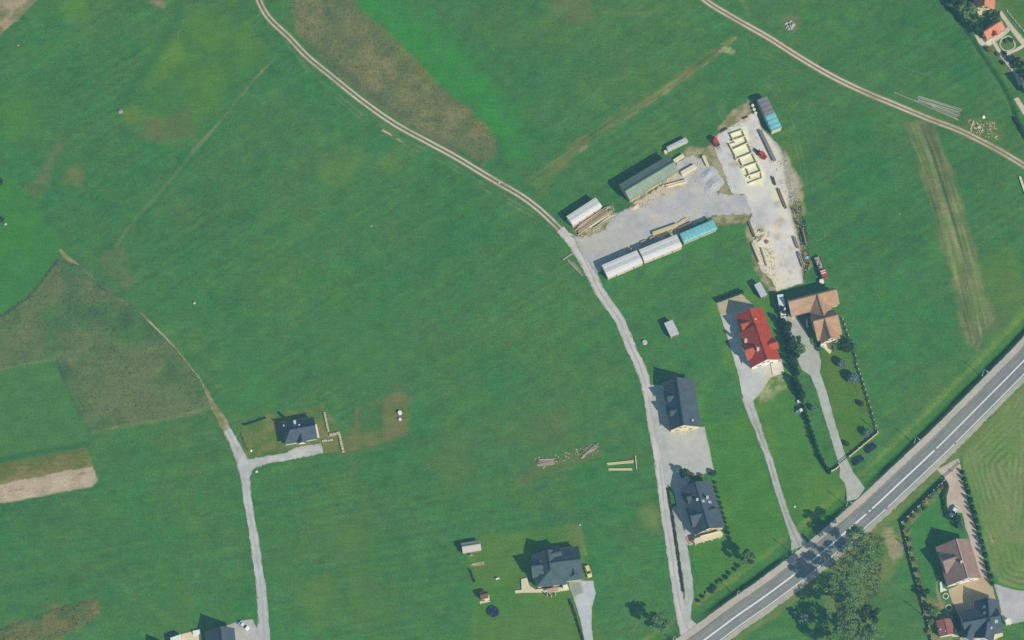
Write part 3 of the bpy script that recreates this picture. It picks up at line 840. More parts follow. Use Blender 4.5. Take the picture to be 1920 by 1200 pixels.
sheet('gravel_yard', YARD, 0.075, gravel, (168, 176, 180), 'bluish grey gravel yard between the sawmill hall and the covered timber stacks', 'yard', c2=(180, 184, 182), mott=5, jit=.3,
      ops=[lambda c: c.poly([(1090, 450), (1190, 420), (1200, 460), (1130, 492), (1100, 480)], (172, 178, 170), soft=5, amp=3, op=.6), lambda c: c.blob((1228, 408), 1.5, (196, 190, 160), .8), lambda c: [c.blob((1090 + RNG.uniform(0, 290), 300 + RNG.uniform(0, 180)), RNG.uniform(.6, 2.6), [(186, 186, 174), (158, 166, 168), (170, 168, 150)][k % 3], .5, k) for k in range(70)],
           lambda c: [c.stroke([(1090, 462 + 8 * k), (1180, 430 + 7 * k), (1260, 392 + 6 * k), (1330, 378 + 4 * k), (1400, 380)], (156, 164, 166), .5, soft=.9, op=.45, two=1.8, breakup=1.5, seed=k) for k in range(3)],
           lambda c: c.poly([(1180, 390), (1240, 350), (1275, 335), (1290, 350), (1215, 380)], (188, 184, 168), soft=2, amp=2, c2=(172, 176, 170), mott=2, op=.7)])
SLAB = [(1334, 262), (1355, 245), (1395, 222), (1410, 212), (1420, 215), (1428, 240), (1443, 255), (1459, 270), (1470, 296), (1474, 330), (1478, 360), (1482, 393), (1493, 432), (1497, 450), (1503, 480), (1506, 503), (1506, 530), (1457, 547), (1446, 524),
        (1428, 508), (1421, 493), (1413, 460), (1405, 412), (1409, 402), (1400, 380), (1396, 364), (1374, 364), (1366, 350), (1350, 305), (1335, 267)]
SAW = (224, 216, 186)
sheet('concrete_yard', SLAB, 0.09, gravel, (206, 207, 201), 'pale concrete yard with sawdust around the log house frame', 'yard', c2=(196, 199, 196), mott=6, jit=.12,
      ops=[lambda c: c.poly([(1365, 250), (1395, 240), (1414, 288), (1434, 325), (1434, 350), (1404, 354), (1386, 318), (1365, 278)], (228, 222, 196), soft=1.6, amp=1.6, op=1),
           lambda c: c.poly([(1448, 345), (1468, 370), (1478, 400), (1468, 415), (1455, 390)], SAW, soft=2, amp=2.5, op=.8),
           lambda c: c.poly([(1412, 425), (1440, 430), (1452, 470), (1458, 510), (1462, 545), (1440, 525), (1424, 500)], SAW, soft=2, amp=2.5, op=.9, c2=(206, 206, 190), mott=2),
           lambda c: c.poly([(1405, 385), (1440, 380), (1445, 420), (1415, 425)], (168, 178, 182), soft=4, amp=3, op=.7),
           lambda c: c.poly([(1418, 470), (1462, 470), (1470, 545), (1446, 530), (1425, 500)], (210, 206, 184), soft=5, amp=4, op=.8),
           lambda c: c.poly([(1338, 262), (1360, 250), (1380, 300), (1395, 345), (1370, 350)], (182, 190, 194), soft=3, amp=3, op=.6),
           lambda c: c.stroke([(1452, 255), (1470, 300), (1482, 360), (1484, 400), (1497, 450), (1505, 520)], (172, 168, 144), 1.4, soft=1.6, op=.8, breakup=1.6),
           lambda c: c.stroke([(1408, 408), (1416, 455), (1424, 495), (1448, 530)], (176, 166, 136), 1.2, soft=1.4, op=.85, breakup=1.6),
           lambda c: [c.blob((1340 + RNG.uniform(0, 150), 240 + RNG.uniform(0, 300)), RNG.uniform(.5, 2.2), [(206, 202, 182), (168, 172, 168), (178, 168, 144)][k % 3], .6, k) for k in range(70)],
           lambda c: c.stroke([(1458, 268), (1468, 300), (1474, 340)], (170, 170, 158), 1.5, soft=1.5, op=.6)])
# garden paths at the NE house
for k, q in enumerate(([(1830, 64, .8), (1845, 83, 1.2), (1862, 76, 1.2), (1884, 61, .9), (1896, 49, .9)], [(1875, 22, .8), (1895, 50, 1.0), (1914, 74, 1.2), (1932, 92, 1.2)],
                       [(1862, 76, .8), (1870, 90, .8), (1878, 103, .9), (1893, 121, 1.0), (1905, 138, 1.0), (1914, 160, 1.0)], [(1879, 103, .8), (1905, 94, .7), (1928, 80, .8)],
                       [(1905, 184, 1.0), (1920, 208, 1.1), (1932, 226, 1.1)])):
    ribbon('garden_path', q, 0.05 + .006 * k, gravel, flat((198, 194, 176), (186, 184, 168)), ['pale path in front of the coral-roofed garden house', 'long pale path above the round lawn', 'pale path running down from the round lawn to the ditch side', 'pale path closing the round lawn below',
           'pale path at the right edge below the graphite roof'][k], 'path', across=5, jit=.08)
ribbon('garden_path', [(1877, 76, .3), (1875, 85, .3), (1884, 95, .3), (1899, 92, .3), (1903, 83, .3), (1893, 68, .3), (1880, 72, .3), (1877, 76, .3)], 0.09, gravel, flat((190, 190, 178), (176, 178, 168)), 'pale stone edging round the small oval lawn', 'path', across=3, jit=.1, step=.5)

# ------------------------------------------------------------------ main road
asph = groundmat('asphalt', rough=.85, fine=.10, mid=.10, bump=.08, fscale=4, mscale=.3)
def strip(name, s0, s1, z, m, col, label, cat, a0=0.0, a1=None, jit=0.0, across=3):
    al = np.concatenate([[0], np.cumsum(np.hypot(*np.diff(RW, axis=0).T))])
    a1 = al[-1] if a1 is None else a1
    s = np.linspace(a0, a1, max(2, int((a1 - a0) / 1.0)))
    c = np.stack([np.interp(s, al, RW[:, 0]), np.interp(s, al, RW[:, 1])], -1)
    t = np.stack([np.interp(s, al, tan[:, 0]), np.interp(s, al, tan[:, 1])], -1)
    t /= np.hypot(*t.T)[:, None]
    n = np.stack([-t[:, 1], t[:, 0]], -1)
    vs, cs = [], []
    for k in np.linspace(0, 1, across):
        off = s0 + (s1 - s0) * k + (RNG.normal(0, jit, len(s)) if jit and k in (0., 1.) else 0)
        q_ = c + n * np.broadcast_to(off, s.shape)[:, None]
        vs.append(np.concatenate([q_, np.full((len(q_), 1), z)], 1))
        tt = sstep(fbm(q_[:, 0], q_[:, 1], 7, 2) * 1.3 + .5)
        cs.append(col(np.broadcast_to(off, s.shape), tt) if callable(col) else lerp(np.tile(A(col[0]), (len(s), 1)), np.tile(A(col[1]), (len(s), 1)), tt))
    v_ = np.concatenate(vs)
    i_ = np.arange(across * len(s)).reshape(across, len(s))
    qd = np.stack([i_[:-1, :-1], i_[:-1, 1:], i_[1:, 1:], i_[1:, :-1]], -1).reshape(-1, 4)
    o = link(name, npmesh(name, v_, qd, m, np.concatenate(cs)))
    return setp(o, label, cat, kind='structure')

def asph_col(off, t):
    wheel = np.exp(-((np.abs(off) - 0.9) / .35) ** 2) + np.exp(-((np.abs(off) - 2.4) / .35) ** 2)
    base = lerp(np.tile(A((126, 138, 140)), (len(off), 1)), np.tile(A((136, 146, 146)), (len(off), 1)), t)
    return base * (1 - .16 * wheel)[:, None]
strip('main_road', -3.9, 3.1, 0.10, asph, asph_col, 'grey two-lane asphalt main road', 'road', across=29)
strip('road_shoulder', 2.9, 4.0, 0.085, gravel, ((138, 146, 134), (124, 136, 120)), 'thin weedy gravel strip between asphalt and footway', 'verge', jit=.12)
strip('sidewalk', 3.85, 6.2, 0.13, gravel, ((180, 178, 172), (172, 172, 166)), 'pale footway along the main road', 'pavement', jit=.06)
strip('road_shoulder', -5.7, -3.7, 0.09, gravel, ((160, 166, 158), (172, 172, 160)), 'pale gravel shoulder on the hay field side of the main road', 'verge', jit=.14)
white = groundmat('road_paint', fine=.06, mid=.08, bump=0, fscale=3, mscale=.6)
Lr = arc[-1]
def arc_at(p):
    w_ = P(*p)[None]
    return float(seg_dist(w_[:, 0], w_[:, 1], RW, False)[1][0])
WHT = ((228, 236, 232), (216, 226, 220))
edge = [(0, arc_at((1648, 942))), (arc_at((1652, 939)), arc_at((1776, 821))), (arc_at((1780, 818)), Lr)]
for a0, a1 in edge:
    strip('edge_line', -3.66, -3.36, 0.115, white, WHT, 'white edge line on the main road', 'road marking', a0, a1)
mid = [(0, arc_at((1492, 1075))), (arc_at((1523, 1051)), arc_at((1624, 964))), (arc_at((1629, 959)), arc_at((1632, 956))), (arc_at((1635, 953)), arc_at((1752, 845))), (arc_at((1756, 841)), Lr)]
for k, (a0, a1) in enumerate(mid):
    w_ = .28 if k in (0, 1, 3) else .22
    strip('centre_line', -w_, w_, 0.115, white, WHT, 'white centre line on the main road', 'road marking', a0, a1)

# ================================================================== BUILDINGS
M_GLASS = glassmat()
M_FRAME = mat('window_frame', (214, 214, 208), var=.04)
M_DOOR = mat('door_wood', (128, 96, 74), var=.12, scale=3)
_win = {}
def window_meshes(w, h):
    key = (round(w, 1), round(h, 1))
    if key not in _win:
        f = MB()
        f.box((0, 0, -h / 2 - .08), (w + .2, .10, .09)); f.box((0, 0, h / 2), (w + .2, .10, .09))
        f.box((-w / 2 - .05, 0, -h / 2), (.1, .09, h)); f.box((w / 2 + .05, 0, -h / 2), (.1, .09, h)); f.box((0, 0, -h / 2), (.07, .09, h))
        g = MB().box((0, 0, -h / 2), (w, .05, h))
        fm, gm_ = f.mesh('window'), g.mesh('pane')
        fm.materials.append(M_FRAME); gm_.materials.append(M_GLASS)
        _win[key] = (fm, gm_)
    return _win[key]

def put_window(house, p, nrm, w=1.2, h=1.3):
    """p: world point on the wall plane, nrm: outward direction (2-D)"""
    rz = math.atan2(nrm[0], -nrm[1])            # local -Y looks out
    fm, gm_ = window_meshes(w, h)
    b = house.location
    o = link('window', fm, house, (p[0] + nrm[0] * .04 - b.x, p[1] + nrm[1] * .04 - b.y, p[2] - b.z), (0, 0, rz))
    link('pane', gm_, o)
    return o

def put_door(house, p, nrm, w=1.1, h=2.1, name='door', m=None):
    rz = math.atan2(nrm[0], -nrm[1])
    b = house.location
    mb = MB().box((0, 0, 0), (w, .09, h))
    o = mb.build(name, m or M_DOOR, house)
    o.location = (p[0] + nrm[0] * .04 - b.x, p[1] + nrm[1] * .04 - b.y, p[2] - b.z)
    o.rotation_euler = (0, 0, rz)
    MB().box((w * .38, -.08, h * .45), (.06, .08, .16)).build('handle', M_FRAME, o)
    return o

def slab(pts, th=.16, uvdir=None):
    """roof slope: polygon with tile UVs (metres along eave, metres up the slope), given thickness"""
    mb = MB()
    pts = [Vector(p) for p in pts]
    n = (pts[1] - pts[0]).cross(pts[2] - pts[0]).normalized()
    if n.z < 0:
        pts.reverse()
    e = Vector(uvdir).normalized()
    n = (pts[1] - pts[0]).cross(pts[2] - pts[0]).normalized()
    up = n.cross(e)
    mb.face(pts, [(p.dot(e), p.dot(up)) for p in pts])
    low = [p - Vector((0, 0, th)) for p in pts]
    mb.face(list(reversed(low)), [(0, 0)] * len(low))
    for i in range(len(pts)):
        j = (i + 1) % len(pts)
        mb.face([low[i], low[j], pts[j], pts[i]], [(0, 0), (.1, 0), (.1, .1), (0, .1)])
    return mb

class Gable:
    pass
def gable(house, A_, B_, hr, e1, e2, he, roof, wall, hipA=0.0, hipB=0.0, over=.55, end=.5, z0=0.0, part='wall', windows=True, cap=None, storeys=1, world=False, openA=False):
    """Pitched roof on walls. A_, B_: surveyed ridge ends (at height hr); e1, e2: a surveyed point on each eave (at height he) or half widths in metres."""
    g = Gable()
    ra = Vector(A_[:2]) if world else PV(A_, hr).xy
    rb = Vector(B_[:2]) if world else PV(B_, hr).xy
    L = (rb - ra).length
    d = (rb - ra) / L
    n = Vector((-d.y, d.x))
    def half(e):
        if isinstance(e, (int, float)):
            return float(e)
        return (PV(e, he).xy - ra).dot(n)
    s1, s2 = half(e1), half(e2)
    if isinstance(e1, (int, float)):
        w1, w2 = e1, e2 if isinstance(e2, (int, float)) else abs(s2)
    else:
        w1, w2 = max(s1, s2), -min(s1, s2)
    g.ra, g.rb, g.d, g.n, g.L, g.w1, g.w2, g.hr, g.he = ra, rb, d, n, L, w1, w2, hr, he
    base = house.location
    V3 = lambda q, z: Vector((q.x, q.y, z))
    ka, kb = ra + d * hipA, rb - d * hipB
    # walls
    def wtop(w):
        return he + (hr - he) * over / w - .17
    c = []
    mb = MB()
    i0, i1 = (over if hipA else end), (over if hipB else end)
    P0, P1 = ra + d * i0, rb - d * i1
    a1, a2, b1, b2 = P0 + n * (w1 - over), P0 - n * (w2 - over), P1 + n * (w1 - over), P1 - n * (w2 - over)
    zt1, zt2, zr = wtop(w1), wtop(w2), hr - .2
    zz = min(zt1, zt2)
    mb.face([V3(a1, z0), V3(b1, z0), V3(b1, zt1), V3(a1, zt1)])
    mb.face([V3(b2, z0), V3(a2, z0), V3(a2, zt2), V3(b2, zt2)])
    if hipA:
        zt1a = min(zt1, zt2)
        mb.face([V3(a2, z0), V3(a1, z0), V3(a1, zt1), V3(a2, zt2)])
    else:
        mb.face([V3(a2, z0), V3(a1, z0), V3(a1, zt1), V3(P0, zr), V3(a2, zt2)])
    if hipB:
        mb.face([V3(b1, z0), V3(b2, z0), V3(b2, zt2), V3(b1, zt1)])
    else:
        mb.face([V3(b1, z0), V3(b2, z0), V3(b2, zt2), V3(P1, zr), V3(b1, zt1)])
    wo_ = mb.build(part, wall, house, base)
    tgt = wo_ if part == 'dormer' else house
    if tgt is wo_:
        pb = base
    # slopes
    dd = V3(d, 0)
    for s, w in ((1, w1), (-1, w2)):
        pts = [V3(ka, hr), V3(kb, hr), V3(rb + n * s * w, he), V3(ra + n * s * w, he)]
        slab(pts, uvdir=dd).build('roof_slope', roof, tgt, base)
    nn = V3(n, 0)
    if hipA:
        slab([V3(ka, hr), V3(ra + n * w1, he), V3(ra - n * w2, he)], uvdir=nn).build('roof_slope', roof, tgt, base)
    if hipB:
        slab([V3(kb, hr), V3(rb - n * w2, he), V3(rb + n * w1, he)], uvdir=nn).build('roof_slope', roof, tgt, base)
    mbc = MB()
    mbc.bar(V3(ka, hr + .04), V3(kb, hr + .04), .32, .16)
    mbc.build('ridge_cap', cap or roof, tgt, base)
    if part == 'wall':
        # gutters along both eaves
        for s, w in ((1, w1), (-1, w2)):
            mg = MB().bar(V3(ra + n * s * (w + .06), he - .1), V3(rb + n * s * (w + .06), he - .1), .13)
            mg.build('gutter', MATS['gutter'], house, base)
    if windows:
        for s, w, zt in ((1, w1, zt1), (-1, w2, zt2)):
            k = max(1, int((L - 2) / 3.4))
            for j in range(k):
                t_ = (j + .5) / k
                q_ = P0 + (P1 - P0) * t_ + n * s * (w - over)
                if zt - z0 > 2.4:
                    put_window(house, (q_.x, q_.y, z0 + 1.55), n * s)
        for q0, dr, hip in ((P0, -d, hipA), (P1, d, hipB)):
            for j, off in enumerate((-.28, .28)):
                q_ = q0 + n * ((w1 if off > 0 else w2) * off * 1.5)
                put_window(house, (q_.x, q_.y, z0 + 1.55), dr, 1.3, 1.4)
                if not hip and hr - z0 > 6:
                    q_ = q0 + n * off * 3.2
                    put_window(house, (q_.x, q_.y, z0 + 4.2), dr, 1.0, 1.3)
    return g

mat('gutter', (120, 110, 104), rough=.5)
def chimney(house, p, z0, h=1.4, w=.6, m=None, cap=None, name='chimney', world=False):
    """p: surveyed place of the chimney top"""
    q = Vector(p) if world else PV(p, z0 + h).xy
    mb = MB().box((q.x, q.y, z0 - .9), (w, w, h + .9 - .1))
    o = mb.build(name, m or mat('render_white', (214, 214, 206), var=.06), house, house.location)
    MB().box((q.x, q.y, z0 + h - .1), (w + .16, w + .16, .1)).build('chimney_cap', cap or mat('cap', (190, 190, 184)), o, house.location)
    return o

def skylight(house, g, t, u, side, w=.9, h=1.2, m=None):
    """window in a roof slope: t along the ridge 0..1, u down the slope 0..1"""
    wd = g.w1 if side > 0 else g.w2
    dn = Vector((g.n.x * side * wd, g.n.y * side * wd, g.he - g.hr))
    Ls = dn.length
    dn.normalize()
    p = Vector((*(g.ra + g.d * g.L * t), g.hr)) + dn * (u * Ls)
    e = Vector((g.d.x, g.d.y, 0))
    nr = e.cross(dn).normalized()
    if nr.z < 0:
        nr = -nr
    q = [p + e * a * w / 2 + dn * b * h / 2 for a, b in ((-1, -1), (1, -1), (1, 1), (-1, 1))]
    q2 = [p + e * a * (w / 2 + .1) + dn * b * (h / 2 + .1) for a, b in ((-1, -1), (1, -1), (1, 1), (-1, 1))]
    o = MB().hull8([x_ - nr * .05 for x_ in q2], [x_ + nr * .06 for x_ in q2]).build('skylight', mat('skylight_frame', (150, 156, 160)), house, house.location)
    MB().hull8([x_ for x_ in q], [x_ + nr * .08 for x_ in q]).build('pane', m or mat('skylight_glass', (150, 176, 188), rough=.15, spec=.6), o, house.location)

def terrace(house, pts, h, m, name='terrace', z0=0.0):
    q = [PV(p, h).xy for p in pts]
    if sum(q[i].x * q[(i + 1) % len(q)].y - q[(i + 1) % len(q)].x * q[i].y for i in range(len(q))) < 0:
        q.reverse()
    return MB().hull8([(a.x, a.y, z0) for a in q], [(a.x, a.y, h) for a in q]).build(name, m, house, house.location)

def dormer(house, A_, B_, hr, w, he, roof, wall, z0, win=True):
    """A_: surveyed outer end of the dormer ridge, B_: where it runs into the main roof"""
    g = gable(house, A_, B_, hr, w, w, he, roof, wall, part='dormer', windows=False, over=.2, end=.25, z0=z0)
    if win:
        q = g.ra + g.d * .25
        put_window(house, (q.x, q.y, he - .35 if he - z0 > 1.2 else he), -g.d, 1.0, .9)
    return g

def house(name, label, base_px, group=None):
    return thing(name, label, 'house', PV(base_px), group)

W_WHITE = mat('wall_white', (222, 220, 212), var=.05, k=1.05)
W_CREAM = mat('wall_cream', (214, 209, 172), var=.05)
W_BEIGE = mat('wall_beige', (202, 196, 174), var=.06)
W_SAND = mat('terrace_sand', (204, 198, 174), var=.08, scale=1.5)
W_TIMBER = mat('timber_wall', (180, 166, 136), var=.18, scale=2, aniso=(0, 6))
GRAPH = roofmat('roof_graphite', (82, 104, 116), var=.08)
GRAPH2 = roofmat('roof_graphite_green', (82, 108, 116), var=.08)
RED = roofmat('roof_red', (170, 90, 80), var=.12, rough=.5)
TERRA = roofmat('roof_terracotta', (172, 149, 128), var=.10)
BROWN_R = roofmat('roof_brown', (148, 134, 130), var=.10)
CORAL = roofmat('roof_coral', (196, 142, 120), var=.10)
RIDGE_P = mat('ridge_pale', (184, 164, 148))

# --- red-roofed house
h = house('red_roofed_house', 'white house with bright red metal roof and two roof levels beside the concrete yard', (1420, 650))
g1 = gable(h, (1405, 578), (1421, 626), 7.5, (1381, 596), (1430, 579), 3.6, RED, W_WHITE)
g2 = gable(h, (1416, 608), (1438.5, 674), 8.1, (1409.5, 692), (1463, 674), 3.6, RED, W_WHITE)
dormer(h, (1389, 608), (1408, 602), 6.6, 1.9, 4.9, RED, W_WHITE, 3.9)
dormer(h, (1396, 657), (1419, 648), 7.1, 3.1, 4.6, RED, W_WHITE, 3.4)
dormer(h, (1458, 640), (1441, 645), 6.6, 2.1, 4.7, RED, W_WHITE, 3.9)
chimney(h, (1398.7, 637), 6.0, 1.6, .8); chimney(h, (1421.5, 653), 7.2, 1.5, .8)
chimney(h, (1416.5, 598), 6.6, .9, .5, mat('dark_pipe', (90, 70, 70)), name='vent_pipe')
terrace(h, [(1445, 682), (1464, 677), (1470, 696), (1449, 704)], .35, mat('terrace_pale', (206, 206, 198)))
put_door(h, (*(g1.ra + g1.d * (g1.L * .5) - g1.n * (g1.w2 - .55)), 0), -g1.n)
# --- terracotta house: two parallel ridges joined by a link ridge
h = house('terracotta_house', 'terracotta-tiled house with two parallel ridges and hipped cross wing beside the white lorry', (1525, 600))
gable(h, (1478, 566), (1569, 542.5), 6.4, (1486, 593), 1.8, 3.2, TERRA, W_CREAM)
gable(h, (1532.5, 552), (1546, 596), 6.6, 4.2, 4.2, 3.0, TERRA, W_CREAM, windows=False)
gable(h, (1524.5, 602.5), (1571, 590), 7.4, (1530, 640), 3.4, 3.4, TERRA, W_CREAM)
gable(h, (1546, 597), (1558, 634), 7.4, 4.1, 3.4, 3.6, TERRA, W_CREAM)
terrace(h, [(1541, 645), (1563, 640), (1562, 652), (1556, 664), (1547, 655)], .3, W_SAND)
for p in ((1541, 645.5), (1546, 646), (1553.5, 637), (1567.5, 636)):
    q = PV(p, 2.6)
    o = MB().box((q.x, q.y, .0), (.9, .9, 2.6)).build('porch_pillar', W_WHITE, h, h.location)
chimney(h, (1488, 594.5), 3.0, .4, .7)
terrace(h, [(1511, 598), (1514.5, 597), (1515.5, 613), (1512, 614)], .5, W_CREAM, 'porch_step')
# --- upper graphite house with cream gable
h = house('graphite_house', 'long graphite-roofed house with cream gable facing the paved yard', (1270, 765))
g = gable(h, (1268.5, 707), (1282, 797), 8.2, (1256, 809), (1314.5, 801), 3.6, GRAPH, W_CREAM)
dormer(h, (1251, 743.5), (1266, 741), 6.9, 1.7, 5.2, GRAPH, W_CREAM, 4.4); dormer(h, (1256, 770), (1271, 768), 6.9, 1.7, 5.2, GRAPH, W_CREAM, 4.4)
chimney(h, (1299, 788), 5.6, 1.2, .6, mat('chimney_dark', (70, 66, 72)))
q = g.rb - g.d * .5
put_door(h, (q.x - 1.4, q.y, 0), g.d, 2.6, 2.3, 'garage_door', M_FRAME)
terrace(h, [(1280, 800), (1306, 795), (1307, 800), (1281, 805)], 3.0, W_CREAM, 'balcony', 2.7)
# --- lower graphite house with terrace
h = house('graphite_house', 'graphite-roofed house with beige balcony terrace and shrub row beside it', (1320, 960))
g = gable(h, (1303, 903), (1329.5, 990.5), 7.9, (1302, 1006), (1359, 990.5), 3.6, GRAPH, W_BEIGE)
dormer(h, (1295, 967.5), (1319, 962), 7.4, 3.6, 4.6, GRAPH, W_BEIGE, 3.2)
dormer(h, (1288, 932), (1309, 927), 6.6, 2.0, 4.9, GRAPH, W_BEIGE, 4.0); dormer(h, (1342, 953), (1327, 956), 6.5, 1.3, 5.2, GRAPH, W_BEIGE, 4.4)
chimney(h, (1307.5, 936), 6.6, 1.5, .7); chimney(h, (1326.5, 931.5), 7.2, 1.1, .7, mat('chimney_cream', (214, 206, 186)))
for t_, u_, s_ in ((.45, .55, 1), (.42, .15, 1)):
    skylight(h, g, t_, u_, s_)
terrace(h, [(1302, 1010), (1351, 995), (1356, 1001), (1354, 1006), (1303, 1020)], 2.6, W_SAND, 'balcony', 2.3)
for k in range(4):
    q = PV((1305 + 15 * k, 1018 - 4 * k), 2.3)
    MB().box((q.x, q.y, 0), (.35, .35, 2.3)).build('balcony_post', W_WHITE, h, h.location)
MB().bar(PV((1313, 1006), 3.4), PV((1351, 996), 3.4), .3, .9).build('parapet', W_CREAM, h, h.location)
terrace(h, [(1286, 1008), (1300, 1000), (1303, 1014), (1292, 1022)], .3, mat('step_brick', (176, 150, 132)), 'entrance_step')
# --- house with the yellow car
h = house('graphite_house', 'rambling graphite-roofed house with sandy terrace and many gables beside the yellow car', (1035, 1075))
g = gable(h, (1033.5, 1055), (1089.5, 1048), 8.0, (1096, 1085), 6.2, 3.4, GRAPH2, W_BEIGE)
g2 = gable(h, (1027, 1030), (1035, 1091), 8.0, 5.4, 5.6, 3.4, GRAPH2, W_BEIGE, hipB=4.6)
dormer(h, (996, 1062), (1018, 1059), 7.0, 3.4, 4.0, GRAPH2, W_BEIGE, 2.6)
dormer(h, (1052, 1033.5), (1030, 1039), 7.3, 3.4, 4.2, GRAPH2, W_BEIGE, 3.0, win=False)
dormer(h, (1078, 1078), (1074, 1063), 6.0, 1.6, 4.6, GRAPH2, W_WHITE, 3.6)
skylight(h, g2, .62, .55, -1); skylight(h, g2, .3, .6, -1)
terrace(h, [(977, 1086), (988, 1083), (993, 1098), (1003, 1105), (1066, 1100), (1067, 1106), (1040, 1110), (978, 1111), (966, 1112), (965, 1107), (978, 1106)], .45, W_SAND)
for p in ((1026, 1114), (1034, 1116), (1042, 1112), (1046, 1106)):
    q = PV(p, 2.4)
    MB().box((q.x, q.y, 0), (.3, .3, 2.4)).build('porch_post', W_SAND, h, h.location)
terrace(h, [(1024, 1105), (1044, 1100), (1048, 1106), (1030, 1113)], 2.5, mat('porch_roof', (176, 160, 140)), 'porch_roof', 2.35)
terrace(h, [(1055, 1097), (1064, 1095.5), (1065, 1100), (1056, 1101)], 2.2, W_WHITE, 'bay_wall')
# --- small white house in the west
h = house('white_house', 'small white house with graphite hipped roof at the end of the gravel driveway', (560, 815))
g = gable(h, (528, 808.5), (591, 797), 6.6, (541, 832), 4.6, 2.9, GRAPH, W_WHITE, hipA=3.2)
dormer(h, (566, 829), (563.5, 808), 5.0, 1.7, 3.4, GRAPH, W_WHITE, 2.2, win=False)
chimney(h, (552.5, 790), 5.0, 1.9, .75); chimney(h, (561, 796.5), 5.3, .7, .4); chimney(h, (532, 797.5), 4.4, .6, .35, name='vent_pipe')
terrace(h, [(590, 796), (594, 795), (599, 820), (594, 822)], .15, mat('paving_grey', (196, 198, 190), var=.1), 'paved_edge')
# --- brown house
h = house('brown_roofed_house', 'brown-tiled house with pale ridge line beside the tan paved yard', (1800, 1060))
g = gable(h, (1793, 1010), (1815.5, 1083.5), 8.2, (1777.5, 1103), (1838, 1080), 3.5, BROWN_R, W_WHITE, cap=RIDGE_P)
dormer(h, (1768, 1052), (1794, 1043), 7.6, 4.2, 4.2, BROWN_R, W_WHITE, 3.0)
chimney(h, (1803, 1053), 7.4, 1.2, .7); chimney(h, (1802, 1087), 3.6, .2, .3, name='vent_pipe')
terrace(h, [(1762, 1092), (1765, 1090), (1768, 1102), (1776, 1106), (1763, 1110)], .4, W_WHITE)
# --- graphite house at the lower right corner
h = house('graphite_house', 'graphite-roofed house with white arched facade at the lower right beside the tan yard', (1840, 1175))
g = gable(h, (1806, 1167), (1876, 1154), 7.6, (1878, 1186), 5.6, 3.4, GRAPH, W_WHITE)
g2 = gable(h, (1852, 1120), (1856, 1165), 7.8, 4.6, 4.6, 3.6, GRAPH, W_WHITE)
dormer(h, (1812, 1196), (1823, 1165), 6.8, 2.6, 4.2, GRAPH, W_WHITE, 3.2); dormer(h, (1846, 1196), (1853, 1160), 7.4, 3.6, 4.2, GRAPH, W_WHITE, 3.2)
skylight(h, g2, .35, .3, -1); skylight(h, g2, .6, .3, -1); skylight(h, g, .87, .3, -1)
terrace(h, [(1828, 1199), (1862, 1187), (1880, 1186), (1881, 1192), (1850, 1204)], 3.0, W_CREAM, 'balcony', 2.6)
chimney(h, (1859, 1177), 5.4, 1.2, .6)
# --- coral garden house and its neighbour at the NE
h = house('coral_roofed_house', 'small coral-roofed house beside the oval lawn with a tiny dormer', (1868, 70))
gable(h, (1844.5, 60), (1878, 38.5), 5.0, (1850, 76.5), 1.9, 2.6, CORAL, W_WHITE)
dormer(h, (1866.5, 66), (1863.5, 57), 4.3, 1.0, 3.5, RED, W_WHITE, 3.0, win=False)
h = house('coral_roofed_house', 'coral-roofed house with cream front cut by the top edge', (1845, 15))
gable(h, (1848, -30), (1846, 10), 7.0, 4.4, 3.8, 3.4, CORAL, W_CREAM)
terrace(h, [(1832, 22), (1850, 14), (1851, 22), (1836, 28)], .6, W_SAND)
h = house('graphite_house', 'graphite roof corner at the right edge below the garden paths', (1935, 185))
gable(h, (1920, 150), (1990, 135), 6.6, 4.0, 4.0, 3.0, GRAPH, W_WHITE)
# --- farmhouse at the bottom left
h = house('farmhouse', 'graphite-gabled farmhouse with flat white garage cut by the bottom edge', (410, 1205))
gable(h, (413, 1174), (420, 1236), 8.2, 4.6, 5.6, 3.6, GRAPH, W_BEIGE)
terrace(h, [(319, 1196), (339, 1189), (344, 1214), (324, 1220)], 2.9, W_WHITE, 'flat_roof_garage')
gable(h, (310, 1212), (306, 1250), 8.0, 3.2, 3.2, 5.0, GRAPH, W_WHITE, windows=False)
terrace(h, [(340, 1189), (376, 1180), (378, 1200), (343, 1206)], .25, W_SAND)
terrace(h, [(361, 1183), (375, 1180), (375.5, 1188), (362, 1190)], .9, W_WHITE, 'porch_wall')
sheet('paved_yard', [(414, 1176), (455, 1163), (474, 1161), (482, 1178), (495, 1180), (495, 1215), (420, 1215)], 0.06, gravel, (176, 182, 180), 'grey paved yard of the farmhouse at the bottom left', 'yard', c2=(168, 176, 172), jit=.08)

# ------------------------------------------------------------------ sheds
def rect_from(pts, z):
    q = [PV(p, z).xy for p in pts]
    c = sum(q, Vector((0, 0))) / 4
    e = ((q[1] - q[0]) + (q[2] - q[3])) / 2
    f = ((q[3] - q[0]) + (q[2] - q[1])) / 2
    return c, e.length, f.length, math.atan2(e.y, e.x)

